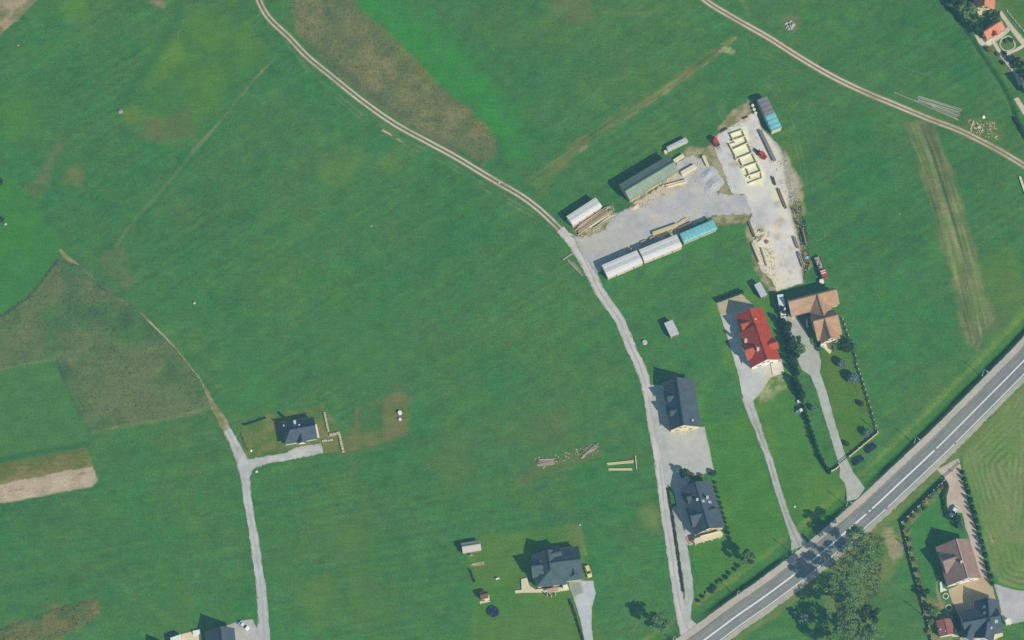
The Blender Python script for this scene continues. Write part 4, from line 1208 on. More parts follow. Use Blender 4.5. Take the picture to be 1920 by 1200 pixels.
def box_shed(name, label, pts, hh, wallm, roofm, tilt=.25, cat='shed', door=True):
    """flat-roofed shed from the four surveyed corners of its roof"""
    c, a, b, rz = rect_from(pts, hh)
    t_ = thing(name, label, cat, (c.x, c.y, 0), rz=rz)
    MB().hull8([(-a / 2 + .15, -b / 2 + .15, 0), (a / 2 - .15, -b / 2 + .15, 0), (a / 2 - .15, b / 2 - .15, 0), (-a / 2 + .15, b / 2 - .15, 0)],
               [(-a / 2 + .15, -b / 2 + .15, hh - .2), (a / 2 - .15, -b / 2 + .15, hh - .2), (a / 2 - .15, b / 2 - .15, hh + tilt - .2), (-a / 2 + .15, b / 2 - .15, hh + tilt - .2)]).build('wall', wallm, t_)
    k = max(2, int(round(max(a, b) / 1.1)))
    for i in range(k):
        if a >= b:
            x0, x1_ = -a / 2 + a * i / k, -a / 2 + a * (i + 1) / k - .04
            r = [(x0, -b / 2), (x1_, -b / 2), (x1_, b / 2), (x0, b / 2)]
        else:
            x0, x1_ = -b / 2 + b * i / k, -b / 2 + b * (i + 1) / k - .04
            r = [(-a / 2, x0), (a / 2, x0), (a / 2, x1_), (-a / 2, x1_)]
        zf = lambda y: hh - .12 + tilt * (y / b + .5) + .025 * (i % 2)
        MB().hull8([(x_, y_, zf(y_)) for x_, y_ in r], [(x_, y_, zf(y_) + .1) for x_, y_ in r]).build('roof_panel', roofm, t_)
    if door:
        MB().box((0, -b / 2 + .1, .05), (min(1.6, a * .5), .08, min(2.0, hh - .5))).build('door', mat('shed_door', (120, 112, 104)), t_)
    return t_

ZINC = mat('zinc', (178, 188, 194), var=.06, rough=.55, metal=.0)
GREYW = mat('grey_boards', (146, 142, 134), var=.15, scale=3)
box_shed('metal_shed', 'grey metal shed between the red-roofed house and the concrete yard', [(1416, 533), (1427, 528), (1437, 553), (1425, 559)], 2.6, GREYW, ZINC)
box_shed('metal_container', 'pale grey container standing alone on the lawn by the lane', [(1247, 605), (1263, 599), (1271, 626), (1256, 633)], 2.5, GREYW, ZINC)
t_ = thing('garden_shed', 'small garden shed with bright north slope in the field', 'shed', PV((884, 1030)))
gable(t_, (866, 1026), (901, 1020), 3.4, 1.9, 2.0, 2.0, mat('shed_roof', (176, 178, 170), var=.08), GREYW, windows=False, over=.2, end=.25)
put_window(t_, (*(PV((884, 1043)).xy), 1.2), Vector((.1, -1)).normalized(), .8, .7)
t_ = thing('garden_hut', 'tiny dark-roofed hut with a white porch slab beside the trampoline', 'hut', PV((908, 1122)))
gable(t_, (900, 1116), (915, 1113), 2.9, 1.3, 1.3, 2.0, mat('hut_roof', (112, 98, 90)), W_TIMBER, windows=False, over=.15, end=.2)
terrace(t_, [(908, 1118), (917, 1116), (918, 1124), (909, 1126)], 1.9, W_WHITE, 'porch_roof', 1.8)
for p in ((908.5, 1129), (918, 1127)):
    q = PV(p); MB().box((q.x, q.y, 0), (.12, .12, 1.85)).build('post', W_TIMBER, t_, t_.location)
terrace(t_, [(899, 1128), (918, 1124), (919, 1128), (900, 1132)], .15, W_SAND, 'floor_slab')
t_ = thing('red_roofed_hut', 'small weathered red-roofed garden hut by the tan yard', 'hut', PV((1770, 1178)))
gable(t_, (1770, 1160), (1777, 1190), 3.5, 2.8, 2.8, 2.5, roofmat('roof_dull_red', (148, 112, 108), var=.14), W_WHITE, windows=False, over=.3, end=.3)
chimney(t_, (1763, 1180), 2.6, .6, .35, mat('hut_pipe', (70, 52, 52)), name='vent_pipe'); chimney(t_, (1773, 1183), 2.8, .6, .35, MATS['hut_pipe'], name='vent_pipe')
terrace(t_, [(1783, 1176), (1793, 1180), (1799, 1194), (1786, 1194)], .12, W_SAND, 'step')

# --- sawmill hall
HALLR = roofmat('hall_roof', (126, 150, 138), var=.05, row=1.1, rough=.6)
t_ = thing('sawmill_hall', 'long sawmill hall with grey-green sheet roof on the gravel yard', 'hall', PV((1218, 345)))
g = gable(t_, (1172, 358), (1264, 303), 6.6, (1179.5, 376.5), (1163.5, 345), 4.2, HALLR, W_TIMBER, windows=False, over=.5)
for k in range(7):
    q = g.ra + g.d * (g.L * (k + .5) / 7) - g.n * (g.w2 - .5)
    MB().box((q.x, q.y, 0), (.35, .35, 3.9), rz=math.atan2(g.d.y, g.d.x)).build('post', mat('post_wood', (206, 196, 160)), t_, t_.location)
q0, q1 = g.ra + g.d * .6 - g.n * (g.w2 - .35), g.rb - g.d * .6 - g.n * (g.w2 - .35)
MB().bar((q0.x, q0.y, 4.0), (q1.x, q1.y, 4.0), .3, .35).build('eaves_beam', MATS['post_wood'], t_, t_.location)
for k in range(2):
    q = g.ra + g.d * (g.L * (.3 + .4 * k)) - g.n * (g.w2 - .45)
    MB().box((q.x, q.y, 0), (4.0, .1, 3.2), rz=math.atan2(g.d.y, g.d.x)).build('sliding_door', GREYW, t_, t_.location)

# --- covered timber stacks
BOARD = mat('board_side', (192, 186, 162), var=.2, scale=2.5, aniso=(0, 5))
COVER = mat('white_sheet', (206, 212, 214), var=.05, scale=.7, rough=.6)
COVER2 = mat('white_sheet_dull', (184, 192, 194), var=.06, scale=.7, rough=.6)
def covered_stack(label, pts, hh, nb, strips=5, hump=.35, group='covered timber stacks'):
    """stacked sawn timber on bearers under overlapping roof sheets; pts = surveyed corners of the cover, first edge long and away from the sun"""
    c, a, b, rz = rect_from(pts, hh)
    t_ = thing('covered_timber_stack', label, 'timber stack', (c.x, c.y, 0), group, rz)
    for i in range(nb):
        for lev in range(2):
            x = -a / 2 + a * (i + .5) / nb
            MB().box((x + random.uniform(-.1, .1), random.uniform(-.08, .08), .15 + lev * (hh - .5) / 2), (a / nb - .3, b - .5 - .1 * lev, (hh - .5) / 2 - .08)).build('timber_bundle', BOARD, t_)
    for k in range(strips):
        y0, y1_ = -b / 2 + b * k / strips - .12, -b / 2 + b * (k + 1) / strips + .1
        zc = lambda y: hh - .1 + hump * (1 - (2 * y / b) ** 2)
        segs = max(2, int(a / 6))
        for s in range(segs):
            x0, x1_ = -a / 2 + a * s / segs - .05, -a / 2 + a * (s + 1) / segs + .03
            dz = .03 * k % .07 + random.uniform(0, .05)
            r = [(x0, y0 + random.uniform(-.08, .08)), (x1_, y0 + random.uniform(-.08, .08)), (x1_, y1_), (x0, y1_)]
            MB().hull8([(x_, y_, zc(y_) + dz) for x_, y_ in r], [(x_, y_, zc(y_) + dz + .05) for x_, y_ in r]).build('roof_panel', COVER2 if k == strips // 2 else COVER, t_)
    for k in range(nb + 1):
        x = -a / 2 + a * k / nb
        MB().box((min(max(x, -a / 2 + .2), a / 2 - .2), 0, 0), (.16, b - .3, .15)).build('bearer', W_TIMBER, t_)
    return t_
covered_stack('white-covered timber stack standing alone by the dirt track', [(1073.5, 423), (1128.5, 386), (1117, 371), (1062.5, 405)], 3.4, 4)
covered_stack('white-covered timber stack nearest the gravel lane, torn at its far end', [(1138.5, 523), (1202, 492), (1198, 470), (1130, 495)], 3.4, 4)
covered_stack('middle white-covered timber stack in the row, next to the turquoise tarp', [(1206.5, 494), (1277, 460), (1271, 442), (1200, 465)], 3.6, 4)

TURQ = mat('turquoise_tarp', (122, 188, 194), var=.22, scale=1.4, rough=.45, bump=.5, k=.95)
GREYT = mat('grey_tarp', (122, 130, 136), var=.14, scale=.9, rough=.5, bump=.5)
def tarp_stack(label, pts, hh, mm, share=(0, 1), ribs=10):
    c, a, b, rz = rect_from(pts, hh)
    t_ = thing('tarped_timber_stack', label, 'timber stack', (c.x, c.y, 0), 'tarpaulin timber stacks', rz)
    nb = max(2, int(a / 5))
    for i in range(nb):
        for lev in range(2):
            MB().box((-a / 2 + a * (i + .5) / nb, 0, .1 + lev * hh / 2), (a / nb - .25, b - .3, hh / 2 - .15)).build('timber_bundle', BOARD, t_)
    nx, ny = 40, 14
    for m_, s0, s1 in mm:
        vs, fs = [], []
        for i in range(nx + 1):
            x = -a / 2 - .1 + (a + .2) * (s0 + (s1 - s0) * i / nx)
            for j in range(ny + 1):
                y = (j / ny - .5) * (b + .25)
                yy = max(-b / 2 - .08, min(b / 2 + .08, y * 1.12))
                drop = max(0, abs(y) * 1.12 - b / 2) * 3.2
                z = hh + .12 + .16 * abs(math.sin((x + 40) * math.pi * ribs / a)) * (1 - .4 * abs(y) / b) + random.uniform(-.03, .03) - drop + .12 * (1 - (2 * y / b) ** 2)
                vs.append((x, yy, z))
        for i in range(nx):
            for j in range(ny):
                k = i * (ny + 1) + j
                fs.append((k, k + ny + 1, k + ny + 2, k + 1))
        mb = MB()
        mb.v, mb.f, mb.uv = vs, fs, [None] * len(fs)
        o = mb.build('tarpaulin', m_, t_, smooth=True)
        so = o.modifiers.new('thick', 'SOLIDIFY')
        so.thickness = .03
    for i in range(5):
        x = -a / 2 + a * (i + .5) / 5
        MB().bar((x, -b / 2 - .14, .8), (x, -b / 2 - .12, hh), .05).build('strap', GREYW, t_)
    return t_
tarp_stack('turquoise-tarped timber stack at the far end of the covered row', [(1281, 456), (1343, 428), (1337, 412), (1275.5, 436)], 3.0, [(TURQ, 0, 1)], ribs=9)
tarp_stack('timber stack half grey, half turquoise tarp at the top of the concrete yard', [(1421, 191), (1447, 247), (1466, 239), (1436, 178)], 3.2, [(GREYT, 0, .48), (TURQ, .5, 1)], ribs=7)

# ================================================================== TREES, SHRUBS, HEDGES
L_OLIVE = leafmat('leaf_olive', (96, 146, 100), (148, 178, 130))
L_PALE = leafmat('leaf_pale', (92, 140, 96), (134, 170, 122))
L_DARK = leafmat('leaf_dark', (60, 98, 80), (90, 128, 96))
L_THUJA = leafmat('leaf_thuja', (52, 88, 74), (78, 116, 88))
L_BLUE = leafmat('leaf_blue', (92, 128, 126), (140, 172, 168))
L_YEL = leafmat('leaf_yellow', (128, 148, 84), (186, 186, 122))
L_RUST = leafmat('leaf_rust', (126, 118, 88), (158, 144, 108))
BARK = mat('bark', (94, 98, 94), var=.25, scale=4)

def leaf_mesh(name, pts, size, m, rng, up=0.35):
    """one small folded quad per point, turned at random"""
    n = len(pts)
    nrm = rng.normal(size=(n, 3))
    nrm[:, 2] = np.abs(nrm[:, 2]) + up
    nrm /= np.linalg.norm(nrm, axis=1)[:, None]
    a = np.cross(nrm, rng.normal(size=(n, 3)))
    a /= np.linalg.norm(a, axis=1)[:, None]
    b = np.cross(nrm, a)
    s = (size * rng.uniform(.6, 1.3, n))[:, None]
    v = np.stack([pts - a * s - b * s * .6, pts + a * s - b * s * .6, pts + a * s + b * s * .6, pts - a * s + b * s * .6], 1).reshape(-1, 3)
    return npmesh(name, v, np.arange(4 * n).reshape(-1, 4), m)

def crown_points(rng, r, hgt, zc, clumps=26, per=110, hollow=.55):
    """leaf positions in uneven clumps spread through an egg-shaped crown"""
    out = []
    for _ in range(clumps):
        d = rng.normal(size=3)
        d /= np.linalg.norm(d)
        k = rng.uniform(hollow, 1.0) ** .6
        c = d * np.array([r, r, hgt / 2]) * k * rng.uniform(.75, 1.12)
        rr = r * rng.uniform(.20, .36)
        q = rng.normal(size=(per, 3))
        q /= np.linalg.norm(q, axis=1)[:, None]
        q *= (rng.uniform(.3, 1, (per, 1)) ** .5) * rr
        out.append(c + q * np.array([1, 1, .75]))
    p = np.concatenate(out)
    p[:, 2] += zc
    return p[p[:, 2] > .15]

def make_tree(name, label, cat, r, hgt, zc, m, seed, group=None, clumps=26, per=110, leaf=.28, trunk=.22, at_=(0, 0, 0)):
    rng = np.random.default_rng(seed)
    t_ = thing(name, label, cat, at_, group)
    link('crown', leaf_mesh('crown', crown_points(rng, r, hgt, zc, clumps, per), leaf, m, rng), t_)
    mb = MB()
    lo = zc - hgt * .15
    mb.tube((0, 0, -.1), (0.05, 0, lo), trunk, trunk * .55)
    for k in range(6):
        a = 2 * math.pi * k / 6 + rng.uniform(-.4, .4)
        z0_ = rng.uniform(.45, .95) * lo
        e = (math.cos(a) * r * .6, math.sin(a) * r * .6, z0_ + rng.uniform(.2, .45) * hgt * .6)
        mb.tube((0, 0, z0_), e, trunk * .4, trunk * .12, 6)
    mb.build('trunk', BARK, t_)
    return t_

def at_height(p, z):
    q = PV(p, z)
    return (q.x, q.y, float(lift(q.x, q.y)))

ORD = ['first', 'second', 'third', 'fourth', 'fifth', 'sixth', 'seventh', 'eighth', 'ninth', 'tenth', 'eleventh', 'twelfth', 'thirteenth', 'fourteenth', 'fifteenth', 'sixteenth', 'seventeenth', 'eighteenth', 'nineteenth', 'twentieth', 'twenty-first', 'twenty-second']

# single trees: place of the crown's middle, its height above ground, crown radius, crown height
TREES = [((1237, 1166), 6.2, 3.4, 6.5, L_PALE, 'pale green tree with a long shadow beside the lower end of the gravel lane', 1),
         ((1402, 1045), 5.5, 2.7, 5.5, L_PALE, 'pale young tree at the end of the low shrub row above the main road', 2),
         ((1606, 1006), 12.5, 4.0, 10, L_OLIVE, 'olive tree leaning over the main road, northernmost of the roadside group', 3),
         ((1620, 1038), 11.5, 4.2, 10, L_OLIVE, 'olive roadside tree just behind the northernmost one', 4),
         ((1598, 1070), 12, 4.6, 11, L_OLIVE, 'tall olive tree in the middle of the roadside group', 5),
         ((1566, 1094), 11.5, 3.8, 10, L_OLIVE, 'olive tree closest to the road edge line on the left of the group', 6),
         ((1592, 1124), 12, 4.6, 11, L_OLIVE, 'broad olive tree below the middle of the roadside group', 7),
         ((1586, 1164), 12, 4.8, 11, L_OLIVE, 'tall olive tree near the bottom of the roadside group', 8),
         ((1588, 1204), 12, 4.8, 11, L_OLIVE, 'olive roadside tree cut by the bottom edge', 9),
         ((1630, 1150), 8, 3.6, 8, L_DARK, 'dark rounded tree on the meadow side of the roadside group', 10),
         ((1632, 1192), 8, 3.8, 8, L_OLIVE, 'rounded green tree at the bottom right of the roadside group', 11),
         ((1507, 1160), 3.4, 1.6, 4.5, L_BLUE, 'small bluish tree standing apart left of the roadside group', 12),
         ((1587, 650), 3.6, 2.6, 5.0, L_DARK, 'dark round tree at the corner of the terracotta house garden', 13),
         ((1594, 642), 2.6, 1.2, 2.6, L_BLUE, 'small bluish tree by the fence behind the dark round tree', 14),
         ((1812, 18), 4.5, 3.4, 6, L_OLIVE, 'olive tree beside the cream front at the top right corner', 15),
         ((1828, 40), 3.8, 2.9, 5, L_DARK, 'dark tree between the ditch and the coral garden house', 16),
         ((1796, 3), 4.5, 3.0, 6, L_DARK, 'dark tree by the ditch at the top edge', 17),
         ((1838, 54), 2.8, 2.2, 4, L_DARK, 'low dark tree touching the coral garden house', 18),
         ((1866, 28), 2.6, 1.8, 3.6, L_DARK, 'dark shrub tree between the two coral roofs', 19),
         ((1912, 118), 3.6, 2.6, 5, L_DARK, 'dark tree below the oval lawn at the right edge', 20),
         ((1736, 1112), 2.4, 1.7, 3.4, L_DARK, 'dark tree in the narrow garden bed left of the tan yard', 21),
         ((1752, 1146), 2.6, 1.9, 3.4, L_OLIVE, 'olive shrub tree above the weathered red garden hut', 22),
         ((1282, 886), 2.6, 1.6, 3.4, L_DARK, 'dark shrub tree at the upper corner of the lower graphite house', 23),
         ((1794, 972), 2.0, 1.6, 3.0, L_DARK, 'dark shrub tree behind the white car', 24),
         ((1800, 986), 1.6, 1.3, 2.4, L_BLUE, 'bluish shrub in the bed between white car and brown roof', 25),
         ((1492, 640), 3.4, 2.2, 5, L_DARK, 'dark bushy tree at the driveway bend of the terracotta house', 26),
         ((1500, 655), 3.0, 2.0, 4.5, L_OLIVE, 'olive bush bulging onto the pale driveway bend', 27),
         ((1488, 672), 3.2, 2.2, 4.8, L_DARK, 'dark bush below the driveway bend', 28),
         ((1476, 612), 3.0, 2.0, 5, L_DARK, 'dark bush just below the white lorry', 29),
         ((1468, 580), 2.4, 1.5, 4, L_THUJA, 'dark bush left of the white lorry', 30)]
for p, zc, r, hg, m, lab, sd_ in TREES:
    big = r > 2.9 or sd_ in (1, 2)
    make_tree('shrub' if zc < 3 else 'tree', lab, 'shrub' if zc < 3 else 'tree', r, hg, zc, m, sd_, 'garden and roadside trees', (34 if sd_ < 3 else 24) if big else 20, 130 if big else 80, .21 if big else .2, .24 if big else .12, at_height(p, zc))
    if not big:
        continue

# clipped ball shrubs
def ball(label, p, r, m, seed, h=1.0, group='round garden shrubs', name='round_shrub'):
    rng = np.random.default_rng(seed)
    n = int(500 * max(r, .7))
    q = rng.normal(size=(n, 3))
    q /= np.linalg.norm(q, axis=1)[:, None]
    q *= (r * rng.uniform(.75, 1.05, n))[:, None]
    q[:, 2] = q[:, 2] * h + r * h
    q = q[q[:, 2] > .05]
    t_ = thing(name, label, 'shrub', at_height(p, r * h), group)
    link('foliage', leaf_mesh('foliage', q, .16 * max(r, .7), m, rng), t_)
    mb = MB()
    mb.tube((0, 0, -.05), (0, 0, r * h), .1, .05, 6)
    for k in range(4):
        a = k * 1.6
        mb.tube((0, 0, .1), (math.cos(a) * r * .6, math.sin(a) * r * .6, r * h), .05, .02, 5)
    mb.build('stem', BARK, t_)
    return t_
ball('bluish ball shrub nearest the terracotta house terrace', (1578, 681), 1.55, L_BLUE, 41)
ball('larger bluish ball shrub by the garden fence', (1599, 709), 1.9, L_BLUE, 42)
ball('bluish ball shrub in the fence corner of the terracotta garden', (1625, 811), 1.4, L_BLUE, 43)
ball('pale ball shrub squeezed into the long hedge row by the driveway', (1524, 765), 1.1, L_BLUE, 44)
ball('small dark shrub low on the terracotta house lawn by the fence', (1615, 757), 1.0, L_DARK, 45)
ball('dark shrub beside the driveway gate inside the garden', (1588, 832), .9, L_DARK, 46)
ball('yellow-green shrub below the path of the coral garden house', (1857, 93), 1.1, L_YEL, 47)
ball('rust-coloured shrub at the upper corner of the lower graphite house', (1297, 891), 1.0, L_RUST, 48)
ball('yellow shrub at the top of the lower graphite house', (1316, 893), .9, L_YEL, 49)
ball('dark shrub on the garden corner of the paved yard', (1337, 887), 1.1, L_DARK, 50)
ball('olive shrub at the left end of the terrace of the terracotta house', (1538, 655), 1.0, L_OLIVE, 51)
ball('olive shrub at the right end of the terrace of the terracotta house', (1566, 652), 1.4, L_OLIVE, 52)
for k, (p, m, r) in enumerate((((1766, 913), L_RUST, .8), ((1760, 920), L_YEL, .8), ((1752, 925), L_OLIVE, .9), ((1744, 932), L_RUST, .8), ((1735, 944), L_YEL, 1.2), ((1737, 954), L_OLIVE, .9), ((1722, 958), L_RUST, .9), ((1713, 968), L_OLIVE, .8), ((1706, 978), L_YEL, 1.1),
                              ((1698, 992), L_OLIVE, .9), ((1705, 996), L_YEL, .8), ((1706, 1012), L_RUST, .8), ((1712, 1030), L_OLIVE, .9), ((1716, 1050), L_YEL, .8), ((1721, 1070), L_RUST, .8), ((1726, 1090), L_OLIVE, .9), ((1741, 1140), L_YEL, 1.0), ((1746, 1165), L_OLIVE, 1.1), ((1742, 1185), L_YEL, .9))):
    ball(f'{ORD[k]} shrub from the sliding gate in the bed along the long garden fence', p, r, m, 60 + k, .9, 'shrubs in the fence bed')
for k, p in enumerate(((1884, 100), (1890, 110), (1897, 116), (1901, 126), (1908, 134), (1872, 102), (1881, 118), (1888, 78), (1896, 75))):
    ball(f'{ORD[k]} low shrub of the rock garden along the pale path at the right', p, .75, (L_DARK, L_OLIVE)[k % 2], 85 + k, .9, 'rock garden shrubs')
for k in range(11):
    f = k / 10
    ball(f'{ORD[k]} small shrub from the lane in the row above the main road', (1310 + 73 * f + random.uniform(-2.5, 2.5), 1126 - 64 * f + random.uniform(-1.5, 1.5)), random.uniform(.45, .95), (L_DARK, L_THUJA, L_OLIVE)[k % 3 if k % 4 else 0], 100 + k, .9, 'shrub row above the main road')
for k in range(12):
    f = k / 11
    ball(f'{ORD[k]} shrub from the paved yard in the row beside the lower graphite house', (1340 + 29 * f + random.uniform(-1.2, 1.2), 905 + 104 * f + random.uniform(-2, 2)), random.uniform(.4, .8), L_DARK, 120 + k, 1.1, 'shrub row beside the lower graphite house')

# conifers in rows
def thuja_meshes(r, hgt, seed):
    rng = np.random.default_rng(seed)
    n = 420
    z = rng.uniform(.03, 1, n) ** 1.25
    rad = r * (1 - z) ** .62 * rng.uniform(.75, 1.08, n)
    a = rng.uniform(0, 2 * math.pi, n)
    q = np.stack([rad * np.cos(a), rad * np.sin(a), z * hgt], -1)
    me = leaf_mesh('foliage', q, .17 * max(r, .6), L_THUJA, rng, 0.1)
    tr = MB().tube((0, 0, -.1), (0, 0, hgt * .8), .07, .02, 6).mesh('trunk')
    tr.materials.append(BARK)
    return me, tr
THU = [thuja_meshes(.85, 2.9, s) for s in (1, 2, 3)] + [thuja_meshes(1.6, 4.6, s) for s in (4, 5)] + [thuja_meshes(.7, 2.0, s) for s in (6, 7)]
def thuja(kind, label, p, group, sc=1.0):
    me, tr = THU[kind]
    t_ = thing('conifer', label, 'conifer', at_height(p, 0), group, random.uniform(0, 6))
    t_.scale = (sc, sc, sc * random.uniform(.9, 1.12))
    link('foliage', me, t_)
    link('trunk', tr, t_)
for k in range(17):
    f = k / 16
    thuja(k % 3, f'{ORD[k]} conifer from the sliding gate in the row between tan drive and hay field', (1804.5 + 55 * f + (4 * f * (1 - f)) + random.uniform(-.8, .8), 885 + 210 * f + random.uniform(-1.5, 1.5)), 'conifer row along the tan drive', random.uniform(.85, 1.2))
UP = [(1468, 603), (1473, 618), (1478, 633), (1482, 648), (1487, 663), (1490, 679), (1494, 695), (1492, 712), (1498, 724), (1503, 737)]
for k, p in enumerate(UP):
    thuja(3 + k % 2, f'{ORD[k]} tall conifer from the white lorry in the hedge row', (p[0] - 2, p[1] + 5), 'tall conifers beside the red-roofed house', random.uniform(.85, 1.15))
LO = spline(np.array([(1503, 752), (1512, 780), (1521, 808), (1530, 835), (1541, 862), (1554, 884)], float), 7.6)
for k, p in enumerate(LO[:19]):
    thuja(k % 3, f'{ORD[k]} small conifer down the row along the pale driveway', (p[0], p[1] + 2), 'small conifers along the pale driveway', random.uniform(.8, 1.1))
for k in range(12):
    f = k / 11
    thuja(5 + k % 2, f'{ORD[k]} low conifer from the left in the row above the red-roofed house', (1345 + 46 * f, 565 - 17 * f), 'low conifers above the red-roofed house')

# clipped hedges
def hedge(label, pts, w, hh, m, seed, name='hedge'):
    rng = np.random.default_rng(seed)
    W = spline(P(*np.asarray(pts, float).T), .5)
    base = (float(W[0, 0]), float(W[0, 1]), float(lift(*W[0])))
    t_ = thing(name, label, 'hedge', base)
    L = len(W) * .5
    n = int(L * w * 60)
    s = rng.uniform(0, len(W) - 1.01, n)
    i = s.astype(int)
    c = W[i] + (W[i + 1] - W[i]) * (s - i)[:, None]
    tn = W[np.minimum(i + 1, len(W) - 1)] - W[i]
    tn /= np.maximum(np.hypot(*tn.T), 1e-6)[:, None]
    nr = np.stack([-tn[:, 1], tn[:, 0]], -1)
    a = rng.uniform(0, math.pi, n)
    wv_ = 1 + .3 * np.sin(s * .9 + seed)
    q = c + nr * (np.cos(a) * w / 2 * rng.uniform(.7, 1.05, n) * wv_)[:, None]
    z = hh * np.clip(np.sin(a) * 1.3, 0, 1) * rng.uniform(.75, 1.05, n)
    link('foliage', leaf_mesh('foliage', np.concatenate([q, z[:, None]], 1) - np.array([*base[:2], 0]), .17, m, rng, .15), t_)
    mb = MB()
    for k in range(0, len(W), 3):
        mb.tube((W[k, 0], W[k, 1], -.05), (W[k, 0], W[k, 1], hh * .8), .05, .02, 5)
    mb.build('stems', BARK, t_, (base[0], base[1], 0))
    return t_
hedge('low brownish hedge strip between the two lanes', [(1252.5, 915), (1256, 940), (1262, 975), (1270, 1030), (1276, 1075), (1281, 1110)], .8, .6, leafmat('leaf_brown', (84, 86, 66), (110, 108, 80)), 1)
hedge('curved dark hedge beside the white car', [(1771, 904), (1776, 911), (1770, 926), (1771, 946), (1776, 972)], 1.3, 1.2, L_DARK, 2)
hedge('low dark hedge above the small white house garden', [(456, 797), (470, 793), (484, 788), (499, 783)], .7, .4, L_THUJA, 3)
hedge('thin hedge along the left edge of the pale concrete driveway', [(1068, 1125), (1078, 1152), (1087, 1180), (1095, 1204)], .7, .8, leafmat('leaf_hedge', (76, 100, 70), (96, 118, 80)), 4)
hedge('dark overgrown hedge along the ditch at the lower right of the garden paths', [(1903, 222), (1910, 235), (1918, 250), (1930, 268)], 1.8, 1.6, L_DARK, 5)
hedge('low weedy bank left of the small white house', [(452, 812), (458, 830), (466, 846)], .8, .35, L_OLIVE, 6)
hedge('row of low dark plants beside the small field shed', [(881, 1068), (886, 1082), (890, 1092)], .7, .5, L_DARK, 7)
hedge('dark garden strip at the bottom of the tan yard beside the red hut', [(1788, 1150), (1796, 1165), (1800, 1185)], 1.6, 1.0, L_DARK, 8)

# tall weeds of the fallow fields
def weeds(name, label, poly, n, seed, hh=.34):
    rng = np.random.default_rng(seed)
    W = P(*np.asarray(poly, float).T)
    x = rng.uniform(max(W[:, 0].min(), -205), W[:, 0].max(), n * 3)
    y = rng.uniform(W[:, 1].min(), W[:, 1].max(), n * 3)
    keep = inside(x, y, W) & (fbm(x, y, 6, 2) + rng.normal(0, .25, len(x)) > -.1)
    x, y = x[keep][:n], y[keep][:n]
    z = lift(x, y)
    a = rng.uniform(0, math.pi, len(x))
    w = rng.uniform(.12, .3, len(x))
    h_ = rng.uniform(.35, 1.0, len(x)) * hh
    lx, ly = rng.normal(0, .15, len(x)), rng.normal(0, .15, len(x))
    dx, dy = np.cos(a) * w, np.sin(a) * w
    v = np.stack([np.stack([x - dx, y - dy, z - .05], -1), np.stack([x + dx, y + dy, z - .05], -1), np.stack([x + dx * .6 + lx, y + dy * .6 + ly, z + h_], -1), np.stack([x - dx * .6 + lx, y - dy * .6 + ly, z + h_ * .85], -1)], 1).reshape(-1, 3)
    o = link(name, npmesh(name, v, np.arange(len(v)).reshape(-1, 4), leafmat('leaf_weeds', (90, 128, 96), (124, 142, 110))))
    setp(o, label, 'weeds', kind='stuff')
weeds('tall_weeds', 'tall brownish weeds on the fallow strip beside the dirt track', FALLOW1, 5000, 1, .25)
weeds('tall_weeds', 'tall brownish weeds on the left fallow field', FALLOW2, 6500, 2, .25)
weeds('tall_weeds', 'dry weeds at the lower left corner', [(0, 1180), (95, 1142), (186, 1118), (193, 1150), (150, 1180), (90, 1205), (0, 1215)], 1400, 3, .3)
weeds('tall_weeds', 'scrubby growth under the roadside trees', [(1560, 1035), (1610, 990), (1660, 1010), (1650, 1100), (1640, 1200), (1550, 1210), (1545, 1100)], 2500, 4, .6)
weeds('tall_weeds', 'weeds growing along the concrete yard edge', [(1484, 392), (1498, 372), (1512, 420), (1520, 490), (1506, 530), (1500, 450)], 900, 5, .6)

# ================================================================== VEHICLES
RUBBER = mat('rubber', (52, 56, 62), var=.1)
CHROME = mat('wheel_rim', (150, 154, 158), rough=.35, metal=.5)
LAMPW = mat('headlight_glass', (226, 228, 224), rough=.1)
LAMPR = mat('taillight_glass', (150, 40, 36), rough=.2)
def wheel(par, x, y, r, w=.22):
    o = MB().tube((0, -w / 2, 0), (0, w / 2, 0), r, n=14).build('wheel', RUBBER, par, loc=(x, y, r))
    s = 1 if y > 0 else -1
    MB().tube((0, s * w * .45, 0), (0, s * (w * .5 + .02), 0), r * .58, n=10).build('rim', CHROME, o)
    return o

def heading(p_rear, p_front, z=0.0):
    a, b = PV(p_rear, z).xy, PV(p_front, z).xy
    return (a + b) / 2, (b - a).length, math.atan2((b - a).y, (b - a).x)

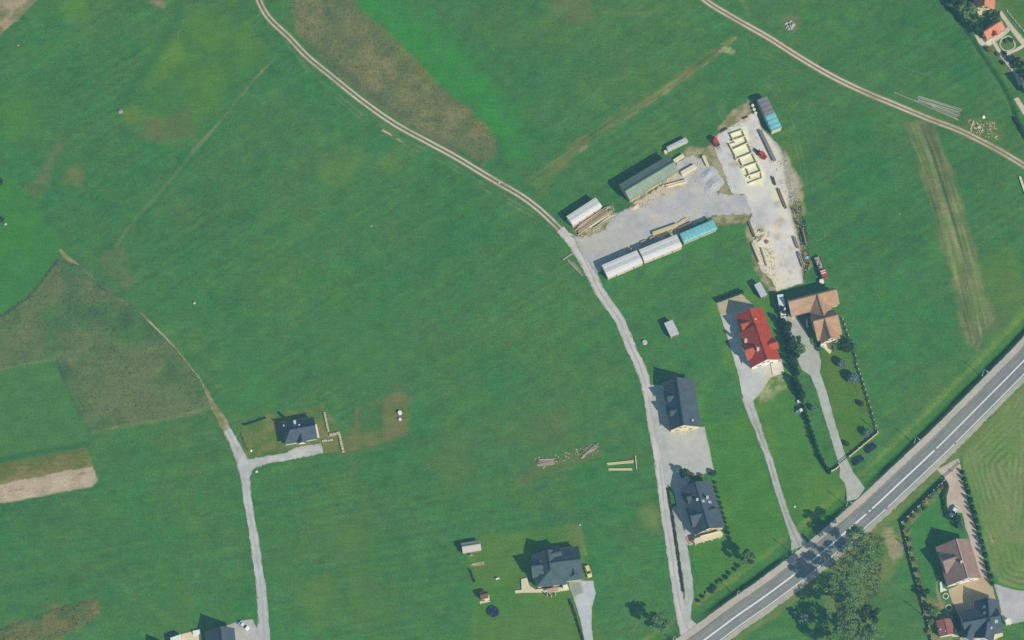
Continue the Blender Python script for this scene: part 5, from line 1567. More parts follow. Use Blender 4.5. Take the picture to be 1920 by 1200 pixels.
def car(label, rear, front, m, z=0.09, wagon=False, group='parked cars', L=None):
    c, L0, rz = heading(rear, front, .8)
    L = L or max(3.9, min(4.7, L0))
    t_ = thing('car', label, 'car', (c.x, c.y, z), group, rz)
    W = 1.78
    # body: loft of cross-sections along the length  (x, half width, bottom, shoulder height)
    secs = [(-.50, .78, .42, .82), (-.475, .86, .30, .92), (-.36, .89, .24, .96), (-.1, .90, .22, .95), (.15, .90, .22, .93), (.34, .88, .24, .86), (.455, .82, .28, .74), (.50, .66, .36, .62)]
    mb = MB()
    rings = []
    for fx, hw, zb, zt in secs:
        x = fx * L
        rings.append([(x, -hw * .86, zb), (x, hw * .86, zb), (x, hw, zb + .18), (x, hw, zt - .12), (x, hw * .9, zt), (x, -hw * .9, zt), (x, -hw, zt - .12), (x, -hw, zb + .18)])
    for a, b in zip(rings[:-1], rings[1:]):
        for i in range(8):
            j = (i + 1) % 8
            mb.face([a[i], a[j], b[j], b[i]])
    mb.face(rings[0][::-1]); mb.face(rings[-1])
    mb.build('body', m, t_, smooth=False)
    xr, xf = (-.47 if wagon else -.40) * L, .22 * L
    low = [(xr, -.76, .93), (xf, -.76, .92), (xf, .76, .92), (xr, .76, .93)]
    top = [(xr + (.25 if wagon else .55), -.60, 1.42), (xf - .85, -.60, 1.44), (xf - .85, .60, 1.44), (xr + (.25 if wagon else .55), .60, 1.42)]
    MB().hull8(low, top).build('windows', M_GLASS, t_)
    tp = [(x, y * 1.03, z_ + .01) for x, y, z_ in top]
    MB().hull8([(x, y, z_ - .05) for x, y, z_ in tp], [(x, y * .94, z_ + .04) for x, y, z_ in tp]).build('roof', m, t_)
    for sx, sy in ((-.30, 1), (-.30, -1), (.31, 1), (.31, -1)):
        wheel(t_, sx * L, sy * .80, .32)
    for sy in (1, -1):
        MB().box((.475 * L, sy * .58, .58), (.12, .32, .13)).build('headlight', LAMPW, t_)
        MB().box((-.49 * L, sy * .62, .68), (.08, .26, .16)).build('taillight', LAMPR, t_)
        MB().box((xf - .35, sy * .95, .92), (.16, .16, .12)).build('mirror', m, t_)
    return t_
P_YEL, P_WHT, P_NAVY, P_RED = paint('paint_yellow', (206, 200, 130)), paint('paint_white', (226, 228, 226)), paint('paint_navy', (54, 76, 92)), paint('paint_red', (170, 92, 86))
car('yellow car parked beside the rambling graphite-roofed house', (1099, 1058), (1107, 1084), P_YEL, wagon=True)
car('white car parked on the tan drive by the curved hedge', (1794, 949), (1783, 968), P_WHT)
car('white car parked on the farmhouse yard at the bottom left', (449, 1167), (466, 1180), P_WHT)
car('dark blue car on the grass nearest the driveway gate', (1600, 871), (1621, 856), P_NAVY)
car('dark blue car on the grass at the fence corner', (1623, 849), (1645, 832), P_NAVY)

def box_lorry(label, rear, front, z):
    c, L, rz = heading(rear, front, 2.6)
    t_ = thing('box_lorry', label, 'lorry', (c.x, c.y, z), None, rz)
    bx = L * .74
    MB().box((-L / 2 + bx / 2, 0, .95), (bx, 2.2, 2.1)).build('cargo_box', P_WHT, t_)
    for k in range(5):
        MB().box((-L / 2 + bx * (k + .5) / 5, 0, 3.05), (bx / 5 - .05, 2.22, .04)).build('roof_panel', mat('lorry_roof', (200, 212, 220), rough=.4), t_)
    MB().box((-.1, 0, .55), (L * .95, .9, .3)).build('chassis', RUBBER, t_)
    x0 = -L / 2 + bx + .12
    MB().hull8([(x0, -1, .6), (L / 2, -1, .6), (L / 2, 1, .6), (x0, 1, .6)], [(x0, -.95, 2.3), (L / 2 - .35, -.9, 2.3), (L / 2 - .35, .9, 2.3), (x0, .95, 2.3)]).build('cab', P_WHT, t_)
    MB().hull8([(L / 2 - .2, -.85, 1.35), (L / 2 - .12, -.85, 1.35), (L / 2 - .12, .85, 1.35), (L / 2 - .2, .85, 1.35)],
               [(L / 2 - .42, -.8, 2.15), (L / 2 - .30, -.8, 2.15), (L / 2 - .30, .8, 2.15), (L / 2 - .42, .8, 2.15)]).build('windscreen', M_GLASS, t_)
    for sx in (-.3, .34):
        for sy in (.95, -.95):
            wheel(t_, sx * L, sy, .42, .3)
    for sy in (.7, -.7):
        MB().box((L / 2 - .02, sy, .75), (.08, .3, .2)).build('headlight', LAMPW, t_)
box_lorry('white box lorry parked at the corner of the terracotta house', (1462.5, 553), (1469.5, 592), .07)

def log_truck(label, rear, front, z):
    c, L, rz = heading(rear, front, 1.6)
    t_ = thing('log_truck', label, 'truck', (c.x, c.y, z), None, rz)
    MB().box((-.2, 0, .6), (L * .95, .9, .3)).build('chassis', RUBBER, t_)
    bx = L * .64
    xb = -L / 2 + bx / 2
    MB().box((xb, 0, .95), (bx, 2.3, .18)).build('bed', mat('truck_bed', (150, 154, 146), var=.2, scale=2), t_)
    for sy in (1.12, -1.12):
        MB().box((xb, sy, 1.13), (bx, .08, .5)).build('side_board', mat('truck_board', (128, 134, 126), var=.2, scale=2), t_)
    for k in range(4):
        for sy in (1.15, -1.15):
            MB().box((xb - bx / 2 + .3 + k * (bx - .6) / 3, sy, .95), (.1, .1, 1.3)).build('stake', GREYW, t_)
    for k in range(3):
        MB().box((xb - .8 + k * 1.1, (-.5, .3, -.2)[k], 1.13), (.9, .8, .45 + .1 * k)).build('crate', mat('crate_grey', (164, 166, 152), var=.2), t_)
    x0 = -L / 2 + bx + .15
    MB().hull8([(x0, -1.1, .6), (L / 2, -1.1, .6), (L / 2, 1.1, .6), (x0, 1.1, .6)], [(x0, -1.05, 2.35), (L / 2 - .3, -1, 2.35), (L / 2 - .3, 1, 2.35), (x0, 1.05, 2.35)]).build('cab', P_RED, t_)
    for k in range(2):
        MB().box((x0 + .45 + k * .85, 0, 2.36), (.35, 1.9, .06)).build('roof_stripe', P_WHT, t_)
    MB().hull8([(L / 2 - .22, -.95, 1.4), (L / 2 - .1, -.95, 1.4), (L / 2 - .1, .95, 1.4), (L / 2 - .22, .95, 1.4)],
               [(L / 2 - .4, -.9, 2.2), (L / 2 - .25, -.9, 2.2), (L / 2 - .25, .9, 2.2), (L / 2 - .4, .9, 2.2)]).build('windscreen', M_GLASS, t_)
    for sx in (-.36, -.22, .33):
        for sy in (1.0, -1.0):
            wheel(t_, sx * L, sy, .48, .32)
    for sy in (.8, -.8):
        MB().box((L / 2, sy, .7), (.08, .3, .2)).build('headlight', LAMPW, t_)
log_truck('old truck with grey bed and red cab in the grass above the terracotta house', (1532, 481), (1547, 521), 0.0)

def loader(label, rear, front, z, boom):
    c, L, rz = heading(rear, front, 1.2)
    t_ = thing('forklift', label, 'forklift', (c.x, c.y, z), 'red yard machines', rz)
    L = 2.9
    t_.scale = (1.3, 1.25, 1.15)
    MB().hull8([(-L / 2, -.75, .4), (L / 2 - .4, -.75, .4), (L / 2 - .4, .75, .4), (-L / 2, .75, .4)], [(-L / 2 + .1, -.7, 1.2), (L / 2 - .5, -.7, 1.0), (L / 2 - .5, .7, 1.0), (-L / 2 + .1, .7, 1.2)]).build('body', P_RED, t_)
    MB().hull8([(-L / 2 - .25, -.7, .45), (-L / 2 + .3, -.7, .45), (-L / 2 + .3, .7, .45), (-L / 2 - .25, .7, .45)], [(-L / 2 - .15, -.6, 1.3), (-L / 2 + .3, -.6, 1.35), (-L / 2 + .3, .6, 1.35), (-L / 2 - .15, .6, 1.3)]).build('counterweight', mat('machine_dark_red', (146, 66, 60)), t_)
    MB().box((-.15, 0, 1.15), (.6, .6, .5)).build('seat', RUBBER, t_)
    for sx in (-.7, .55):
        for sy in (.6, -.6):
            MB().box((sx, sy, 1.0), (.09, .09, 1.15)).build('guard_post', RUBBER, t_)
    g_ = MB().box((-.08, 0, 2.15), (1.35, 1.3, .06)).build('overhead_guard', P_RED, t_)
    for sy in (.32, -.32):
        MB().box((L / 2 - .2, sy, .25), (.14, .12, 2.3)).build('mast', RUBBER, t_)
        MB().box((L / 2 + .45, sy, .2), (1.2, .12, .06)).build('fork', GREYW, t_)
    MB().box((L / 2 - .08, 0, .4), (.08, 1.0, .6)).build('carriage', RUBBER, t_)
    if boom:
        MB().bar((-.4, .45, 1.5), (L / 2 + 1.6, .45, 1.9), .28).build('boom', RUBBER, t_)
    for sx in (-.75, .8):
        for sy in (.72, -.72):
            wheel(t_, sx, sy, .36, .28)
loader('red forklift at the upper left corner of the concrete yard', (1337, 258), (1347, 274), .1, False)
loader('red loader with dark boom beside the log house frame', (1437, 297), (1419, 282), .1, True)

# ================================================================== TIMBER AND YARD THINGS
WOOD_PALE = mat('sawn_pale', (216, 210, 184), var=.10, scale=2.5, aniso=(.5, 6))
WOOD_GREY = mat('wood_weathered', (168, 162, 148), var=.16, scale=2.5, aniso=(.5, 6))
WOOD_BR = mat('wood_brown', (146, 134, 116), var=.2, scale=2.5, aniso=(.5, 6))
WOOD_Y = mat('wood_yellow', (198, 190, 148), var=.14, scale=2.5, aniso=(.5, 6))
WOOD_D = mat('wood_dark', (92, 92, 88), var=.2, scale=2.5)
def pile(label, p0, p1, w, hh, m, rows=5, layers=3, name='plank_stack', cat='timber', piece='board', loose=.0, z=.08, group='sawn timber lying about', m2=None, round_=False):
    """sawn or round timber lying along p0-p1, each piece of its own"""
    c, L, rz = heading(p0, p1, hh)
    zb = max(z, float(lift(c.x, c.y)) + .02)
    t_ = thing(name, label, cat, (c.x, c.y, zb), group, rz)
    bh = hh / layers
    bw = w / rows
    for l_ in range(layers):
        for k in range(rows):
            if loose and layers > 1 and l_ == layers - 1 and random.random() < .3:
                continue
            y = -w / 2 + bw * (k + .5) + random.uniform(-loose, loose) * .3
            a = random.uniform(-loose, loose) * .06
            x = random.uniform(-.12 - loose, .12 + loose)
            ll = L * random.uniform(.9 - .2 * min(loose, 1), 1.0)
            mb = MB()
            p, q = (x - ll / 2, y - a * ll / 2, bh * (l_ + .5)), (x + ll / 2, y + a * ll / 2, bh * (l_ + .5))
            if round_:
                mb.tube(p, q, min(bw, bh) * .48, min(bw, bh) * .4, 8)
            else:
                mb.bar(p, q, bw * .9, bh * .88)
            mb.build(piece, m2 if (m2 and (k + l_) % 3 == 0) else m, t_)
    return t_
pile('pale board stack at the gable end of the sawmill hall', (1263.5, 302), (1282, 290), 1.3, 1.0, WOOD_PALE)
pile('long pale board stack beside the sawmill hall eave', (1276.5, 326), (1305, 310), 1.7, 1.1, WOOD_PALE, 6)
pile('pale board stack lying free on the gravel yard', (1248.5, 349), (1288, 338), 1.3, .9, WOOD_PALE, 5, 3, loose=.3)
pile('short pale board stack between gravel heaps and concrete yard', (1318, 291), (1327.5, 311), 1.1, .9, WOOD_PALE, 4)
pile('weathered plank heap in front of the lone white-covered stack', (1081, 433), (1144, 390), 3.0, .7, mat('wood_beige', (184, 176, 154), var=.14, scale=2.5), 9, 2, loose=.6, m2=WOOD_GREY)
pile('paler loose planks at the end of the weathered heap', (1108, 430), (1152, 400), 1.6, .4, WOOD_PALE, 5, 1, loose=.9, m2=WOOD_GREY)
pile('yellowish beam stack behind the middle covered stack', (1223, 438), (1271, 421), 1.3, 1.1, WOOD_Y, 4, 3)
pile('two crossed yellow beams behind the turquoise-tarped stack', (1266, 424), (1290, 407), .7, .4, WOOD_Y, 2, 1, loose=.5)
pile('yellow beams leaning at the middle covered stack', (1244, 447), (1264, 430), .7, .5, WOOD_Y, 2, 1, loose=.3, m2=WOOD_BR)
pile('brown log stack touching the turquoise-tarped stack', (1271, 432), (1298, 419), 2.0, .8, WOOD_BR, 5, 2, piece='log', round_=True, m2=WOOD_GREY)
for k, p in enumerate(((1207, 454), (1223, 447), (1182, 469))):
    pile(('grey pallet stack in the shade of the middle covered stack', 'grey pallet stack beside the yellowish beam stack', 'small grey pallet at the joint of the covered stacks')[k], (p[0] - 5, p[1] + 2), (p[0] + 5, p[1] - 2), 1.3, .7, WOOD_GREY, 5, 3, 'pallet_stack', 'pallets', 'slat', group='grey pallets')
pile('grey plank stack lying in the meadow, leftmost of three', (1008, 867), (1039, 865), 2.2, .6, WOOD_GREY, 7, 2, loose=.4, z=.02, group='timber left in the meadow')
pile('scattered grey boards in the meadow, middle heap of three', (1090, 852), (1119, 832), 2.2, .4, WOOD_GREY, 8, 2, loose=1.2, z=.02, group='timber left in the meadow')
pile('thin upright grey board beside the middle heap', (1082, 842), (1084, 855), .3, .2, WOOD_GREY, 1, 1, z=.02, group='timber left in the meadow')
pile('upper long yellowish beams in the meadow beside the lane', (1137, 870), (1188, 865), .9, .45, WOOD_Y, 2, 1, loose=.2, z=.02, group='timber left in the meadow')
pile('lower long yellowish beams in the meadow beside the lane', (1139, 880), (1188, 880), .9, .3, WOOD_Y, 2, 1, loose=.2, z=.02, group='timber left in the meadow')
pile('crosswise beam at the end of the long yellowish beams', (1191, 852), (1194, 880), .4, .5, WOOD_Y, 1, 1, z=.02, group='timber left in the meadow')
pile('pale crossbeam at the top of the pole heap by the lane', (1055, 487), (1076, 473), .45, .4, WOOD_GREY, 2, 1, z=.02, group='poles by the lane')
pile('long pale poles of the heap by the lane', (1061, 483), (1093, 518), .5, .3, WOOD_GREY, 2, 1, loose=.3, z=.02, piece='pole', round_=True, group='poles by the lane')
pile('bundle of short pale poles in the heap by the lane', (1070, 490), (1089, 512), 1.2, .4, WOOD_GREY, 5, 1, loose=1.0, z=.02, piece='pole', round_=True, group='poles by the lane')
for k, (a, b, w_, n_) in enumerate((((1677, 172), (1800, 226), .5, 1), ((1715, 179), (1806, 207), 1.0, 3), ((1712, 184), (1804, 213), 1.0, 3), ((1735, 191), (1802, 220), 1.0, 3), ((1742, 199), (1800, 226), .9, 2))):
    pile(('longest grey pole, sticking out of the pole heap by the upper track', 'uppermost pole bundle of the heap by the upper track', 'second pole bundle from the top by the upper track', 'third pole bundle from the top by the upper track', 'lowest pole bundle of the heap by the upper track')[k],
         a, b, w_, .3, mat('concrete_pole', (156, 164, 154), var=.1), n_, 1, 'pole_bundle', 'poles', 'pole', loose=.4, z=.02, group='pole heap by the upper track', round_=True)
pile('orange-yellow beam near the upper right track', (1820, 243), (1826, 226), .5, .4, WOOD_Y, 2, 1, z=.02, group='bits by the upper right track')
pile('short orange plank near the upper right track', (1840, 248), (1843, 241), .4, .3, WOOD_Y, 1, 1, z=.02, group='bits by the upper right track')
pile('reddish timber stack along the right edge of the concrete yard', (1459, 353), (1474, 390), .9, .8, WOOD_BR, 3, 3, m2=WOOD_D)
pile('dark timber props at the upper right of the concrete yard', (1449, 331), (1454, 346), .7, .9, WOOD_D, 3, 2)
pile('timber stack on the right yard edge, upper of two', (1489, 443), (1497, 465), .9, .9, WOOD_GREY, 3, 3, m2=WOOD_D)
pile('timber stack on the right yard edge, lower of two', (1497, 472), (1507, 500), .9, .9, WOOD_GREY, 3, 3, m2=WOOD_D)
pile('dark planks in the weeds outside the concrete yard', (1504, 427), (1512, 460), 1.0, .8, WOOD_D, 4, 2, m2=WOOD_GREY)
pile('timber stack along the left edge of the concrete yard, upper of two', (1404, 416), (1416, 445), .6, .8, WOOD_BR, 2, 3, m2=WOOD_D)
pile('timber stack along the left edge of the concrete yard, lower of two', (1409, 455), (1424, 491), .7, .8, WOOD_BR, 2, 3, m2=WOOD_PALE)
pile('long pale beam inside the lower left of the concrete yard', (1427, 464), (1438, 499), .5, .6, WOOD_GREY, 2, 2, m2=WOOD_D)
pile('thin beam lying slanted on the sawdust', (1436, 465), (1446, 478), .25, .25, WOOD_GREY, 1, 1)
pile('brown timber crate on the sawdust of the lower yard', (1436, 455), (1441, 451), .9, .7, WOOD_BR, 4, 3, 'timber_crate', 'crate', 'board')
pile('grey wood offcuts at the top of the sawdust patch', (1422, 436), (1428, 431), 1.4, .4, WOOD_GREY, 5, 1, loose=.8)
pile('grey wood offcuts in the middle of the sawdust patch', (1420, 450), (1428, 443), 1.6, .4, WOOD_GREY, 5, 1, loose=.9)
pile('firewood sticks in front of the small field shed', (880, 1060), (905, 1056), 1.0, .4, WOOD_Y, 5, 1, loose=.9, z=.02, piece='log', round_=True)
pile('fallen pale branch pieces below the dirt track', (716, 244), (732, 252), 1.0, .25, WOOD_PALE, 3, 1, loose=.9, z=.02, piece='log', round_=True)
pile('pale branch pieces below the dirt track, further right', (742, 259), (754, 266), .8, .25, WOOD_GREY, 3, 1, loose=.9, z=.02, piece='log', round_=True)
pile('dark edge boards along the upper edge of the concrete yard', (1353, 246), (1364, 240), .5, .6, WOOD_D, 2, 2)
pile('weathered boards at the upper right corner of the concrete yard', (1393, 222), (1402, 218), .6, .5, WOOD_D, 2, 2)
pile('long plank stack at the right picture edge below the upper track', (1912, 330), (1924, 365), .8, .6, WOOD_PALE, 3, 2, z=.02)

# log house frame: walls of stacked logs, rooms open to the sky
def lz(x, y):
    return (1320 + x / 6, 160 + y / 6)
t_ = thing('log_house_frame', 'roofless log house frame with several rooms on the concrete yard', 'log house', PV((1400, 295)))
SEG = [((432, 500), (545, 757)), ((545, 757), (645, 965)), ((298, 545), (347, 640)), ((288, 662), (345, 770)), ((345, 760), (362, 832)), ((400, 815), (442, 920)), ((390, 890), (442, 920)), ((490, 945), (525, 1040)),
       ((298, 545), (432, 500)), ((320, 620), (468, 570)), ((288, 662), (347, 640)), ((330, 720), (495, 645)), ((362, 832), (545, 757)), ((430, 925), (598, 865)), ((490, 1022), (645, 965)), ((510, 1095), (655, 1042)), ((655, 1042), (645, 965))]
for si, (a, b) in enumerate(SEG):
    p, q = PV(lz(*a), 1.0), PV(lz(*b), 1.0)
    d_ = (q - p).normalized() * .25
    low_ = 3 if si not in (6, 10, 15, 16) else 2
    for k in range(low_):
        z = .1 + .16 + k * .32
        o = MB().bar((p.x - d_.x, p.y - d_.y, z + (.04 if si % 2 else 0)), (q.x + d_.x, q.y + d_.y, z + (.04 if si % 2 else 0)), .3, .29)
        o.build('log', WOOD_PALE, t_, t_.location)
# gravel heaps
def heap(label, p, rx, ry, hh, rz, m, seed, name='gravel_heap', cat='gravel heap'):
    rng = np.random.default_rng(seed)
    n = 26
    g_ = np.linspace(-1, 1, n)
    X, Y = [a.ravel() for a in np.meshgrid(g_, g_)]
    r = np.hypot(X, Y) * (1 + .12 * np.sin(np.arctan2(Y, X) * 3 + seed))
    Z = hh * np.clip(1 - r ** 1.2, -.06, 1) * (1 + .7 * fbm(X * rx, Y * ry, 1.6, seed)) + .06 * rng.normal(size=len(X)) * (r < .95)
    i = np.arange(n * n).reshape(n, n)
    qd = np.stack([i[:-1, :-1], i[:-1, 1:], i[1:, 1:], i[1:, :-1]], -1).reshape(-1, 4)
    qd = qd[(r[qd] < 1.12).all(1)]
    me = npmesh(name, np.stack([X * rx, Y * ry, Z], -1), qd, m)
    c = PV(p, hh * .4)
    o = link(name, me, None, (c.x, c.y, .08), (0, 0, rz))
    return setp(o, label, cat, 'gravel heaps')
GRAVH = mat('gravel_heap', (172, 182, 186), var=.08, scale=3, bump=.4)
heap('upper bluish gravel heap beside the concrete yard', (1327, 327), 4.2, 2.5, .5, .6, GRAVH, 1)
heap('lower bluish gravel heap beside the concrete yard', (1338, 345), 4.5, 3.0, .55, .9, GRAVH, 2)
heap('pale sand heap at the end of the sawmill hall', (1190, 388), 2.0, 1.2, .7, .5, mat('sand_heap', (196, 188, 160), var=.1, bump=.3), 3)

def boulder(label, p, r, m, seed, name='boulder', cat='boulder', group='stones in the meadow', z=0.0):
    rng = np.random.default_rng(seed)
    bm = bmesh.new()
    bmesh.ops.create_icosphere(bm, subdivisions=2, radius=r)
    for v_ in bm.verts:
        v_.co *= 1 + rng.normal(0, .10)
        v_.co.z = max(v_.co.z * .75, -.25 * r)
    me = bpy.data.meshes.new(name)
    bm.to_mesh(me)
    bm.free()
    me.materials.append(m)
    c = PV(p, r * .4)
    o = link(name, me, None, (c.x, c.y, z + .2 * r))
    return setp(o, label, cat, group)
STONE = mat('stone', (172, 172, 162), var=.14, scale=2, bump=.3)
boulder('grey boulder with a dark shadow in the upper left meadow', (225, 209), 1.0, mat('stone_dark', (138, 150, 142), var=.14, scale=2), 1)
boulder('small pale boulder in the left meadow above the dirt track', (364, 568), .55, mat('stone_warm', (190, 168, 140), var=.12), 2)
boulder('white stone beside the narrow gravel drive', (1490, 950), .4, W_WHITE, 3)
boulder('white stone at the top of the pale dry strip below the graphite houses', (1087, 984), .45, STONE, 4)
boulder('white block near the upper right track', (1844, 219), .7, W_WHITE, 5)
boulder('grey slab stone near the upper right track', (1835, 238), .8, STONE, 6)
boulder('pale stone at the junction by the small white house', (481, 884), .5, mat('stone_pale', (210, 208, 196)), 7)
boulder('white stone in the garden left of the small white house', (471, 845), .45, W_WHITE, 8)
boulder('pale stone on the dirt track shoulder at the middle of the meadow', (936, 342), .4, mat('stone_pale', (210, 208, 196)), 9)
boulder('small pale stone in the upper left meadow', (34, 85), .35, STONE, 10)
boulder('pale stone by the left edge bushes', (10, 420), .6, STONE, 11)
boulder('white stone in the meadow right of the timber yard', (1686, 401), .28, STONE, 12)
boulder('small white stone in the middle meadow', (696, 424), .3, STONE, 13)
ball('dark bush at the left picture edge', (3, 412), .9, L_DARK, 140)
ball('dark bush at the left picture edge above the bright field', (-1, 340), 1.3, L_DARK, 141)
# ring of rubble
t_ = thing('stone_heap', 'round grey heap of rubble on bare earth in the upper right meadow', 'stone heap', PV((1481, 48)))
rng = np.random.default_rng(5)
for k in range(46):
    a, rr = rng.uniform(0, 6.28), 1.9 * math.sqrt(rng.uniform(0, 1))
    s = rng.uniform(.35, .75)
    mb = MB().box((rr * math.cos(a), rr * math.sin(a), -.05 + .35 * (1.9 - rr) / 1.9), (s, s * .8, s * .7), rng.uniform(0, 3), .7)
    mb.build('stone', mat('rubble', (178, 184, 184), var=.12, scale=2), t_)

def cyl_thing(name, label, cat, p, r, hh, m, group=None, lid=None, z=.0):
    c = PV(p, hh)
    t_ = thing(name, label, cat, (c.x, c.y, z), group)
    mb = MB()
    mb.tube((0, 0, 0), (0, 0, hh * .08), r * 1.0, r * 1.04, 18)
    mb.tube((0, 0, hh * .08), (0, 0, hh * .5), r * .96, r * .98, 18)
    mb.tube((0, 0, hh * .5), (0, 0, hh * .94), r * .98, r * .95, 18)
    mb.build('body', m, t_)
    MB().tube((0, 0, hh * .94), (0, 0, hh), r * 1.0, r * .92, 18).build('lid', lid or m, t_)
    return t_
cyl_thing('wrapped_bale', 'white wrapped round bale, larger upper one beside the vegetable plots', 'bale', (749.5, 773), .75, 1.1, W_WHITE, 'white bales')
cyl_thing('wrapped_bale', 'white wrapped round bale, smaller lower one beside the vegetable plots', 'bale', (750, 785.5), .55, .8, mat('bale_white', (206, 210, 204)), 'white bales')
cyl_thing('well_ring', 'white concrete well ring between the lane and the lone container', 'well', (1209, 641), .9, .7, W_WHITE, None, mat('well_lid', (186, 180, 168)))
for k, p in enumerate(((1411.5, 197), (1414, 204.5), (1417, 211.5))):
    cyl_thing('barrel', ('uppermost', 'middle', 'lowest')[k] + ' pale barrel beside the grey-tarped stack', 'barrel', p, .6, 1.1, MATS['stone_pale'], 'pale barrels')
cyl_thing('barrel', 'white barrel in front of the old truck cab', 'barrel', (1540.5, 527), .9, 1.3, W_WHITE)
t_ = thing('white_cabinet', 'white utility cabinet on the grey drive at the right edge', 'cabinet', PV((1889, 1168)))
MB().box((t_.location.x, t_.location.y, 0), (1.7, 1.7, 2.1), .2).build('body', W_WHITE, t_, t_.location)
MB().box((t_.location.x, t_.location.y, 2.1), (1.9, 1.9, .12), .2).build('roof', W_WHITE, t_, t_.location)
MB().box((t_.location.x, t_.location.y - .9, .2), (.8, .06, 1.6), .2).build('door', ZINC, t_, t_.location)
cyl_thing('cream_block', 'cream wrapped block beside the film-covered stack', 'block', (1248, 284), .7, 1.2, mat('cream_wrap', (206, 204, 166)))
# film-wrapped stack
c, a, b, rz = rect_from([(1252, 284), (1289, 266), (1287, 257), (1250, 275)], 1.8)
t_ = thing('film_wrapped_stack', 'stack of boards under wrinkled whitish film behind the sawmill hall', 'timber stack', (c.x, c.y, 0), None, rz)
for k in range(4):
    MB().box((-a / 2 + a * (k + .5) / 4, 0, .1), (a / 4 - .2, b * .8, 1.4)).build('timber_bundle', BOARD, t_)
for k in range(7):
    y = -b / 2 + b * (k + .5) / 7
    mb = MB()
    hs = 1.55 + .35 * (1 - (2 * y / b) ** 2)
    mb.bar((-a / 2 + random.uniform(-.2, .3), y, hs), (a / 2 + random.uniform(-.4, .2), y + random.uniform(-.15, .15), hs - random.uniform(0, .1)), b / 7 * 1.08, .14)
    mb.build('film_fold', mat('film', (200, 208, 208), var=.08, rough=.3) if k % 2 else mat('film_dull', (164, 176, 180), var=.08, rough=.3), t_)
# conveyor
t_ = thing('roller_conveyor', 'long grey roller conveyor along the right of the log house frame', 'conveyor', PV((1439, 273)))
p, q = PV((1425, 244), .9), PV((1453, 302), .9)
d_ = (q - p).normalized()
n_ = Vector((-d_.y, d_.x, 0))
for s in (-.55, .55):
    MB().bar(p + n_ * s, q + n_ * s, .14, .25).build('rail', mat('steel_grey', (96, 104, 108), var=.1, rough=.5), t_, t_.location)
Lc = (q - p).length
MB().bar(p + Vector((0, 0, .05)), q + Vector((0, 0, .05)), .95, .1).build('belt', mat('belt_grey', (128, 134, 130), var=.1), t_, t_.location)
for k in range(int(Lc / .9)):
    e = p + d_ * (.4 + k * .9)
    MB().tube(e - n_ * .52, e + n_ * .52, .13, n=8).build('roller', mat('steel_roller', (120, 126, 128), rough=.5), t_, t_.location)
for k in range(5):
    e = p + d_ * (Lc * (k + .3) / 5)
    for s in (-.55, .55):
        MB().box((e.x + n_.x * s, e.y + n_.y * s, .05), (.12, .12, .8)).build('leg', MATS['steel_grey'], t_, t_.location)
# bark, offcuts and splinters strewn over the yard
rng = np.random.default_rng(77)
mb = MB()
for pl, n_ in (([(1405, 412), (1440, 425), (1455, 500), (1465, 545), (1430, 505), (1414, 460)], 150), ([(1450, 300), (1480, 300), (1500, 370), (1512, 470), (1505, 525), (1485, 420)], 170), ([(1335, 262), (1410, 205), (1412, 222), (1350, 255)], 60), ([(1240, 350), (1290, 300), (1325, 295), (1330, 330), (1270, 360)], 110),
               ([(1080, 440), (1150, 390), (1165, 402), (1110, 445)], 80), ([(1180, 392), (1240, 355), (1250, 365), (1200, 398)], 60), ([(1210, 450), (1270, 415), (1300, 405), (1310, 420), (1250, 445)], 60), ([(1815, 225), (1868, 230), (1872, 262), (1822, 250)], 90), ([(1000, 858), (1120, 835), (1130, 850), (1010, 880)], 40)):
    W = P(*np.asarray(pl, float).T)
    while n_:
        x, y = rng.uniform(W[:, 0].min(), W[:, 0].max()), rng.uniform(W[:, 1].min(), W[:, 1].max())
        if inside(np.array([x]), np.array([y]), W)[0]:
            n_ -= 1
            mb.box((x, y, .09), (rng.uniform(.15, 1.3), rng.uniform(.08, .3), rng.uniform(.04, .14)), rng.uniform(0, 3.1))
o = mb.build('wood_scraps', mat('scrap_wood', (150, 144, 128), c2=(214, 206, 178), scale=.9))
setp(o, 'splinters, bark and offcuts strewn around the timber yard', 'wood scraps', kind='stuff')
# blue-white sheet
t_ = thing('plastic_sheet', 'crumpled pale blue sheet lying on the right edge of the yard', 'sheet', PV((1512, 484)))
for k in range(3):
    MB().box((t_.location.x + .3 * k - .3, t_.location.y + .25 * k - .2, .05 + .06 * k), (1.2, .9, .07), .4 * k, .8).build('fold', mat('sheet_blue', (170, 204, 214), rough=.4), t_, t_.location)

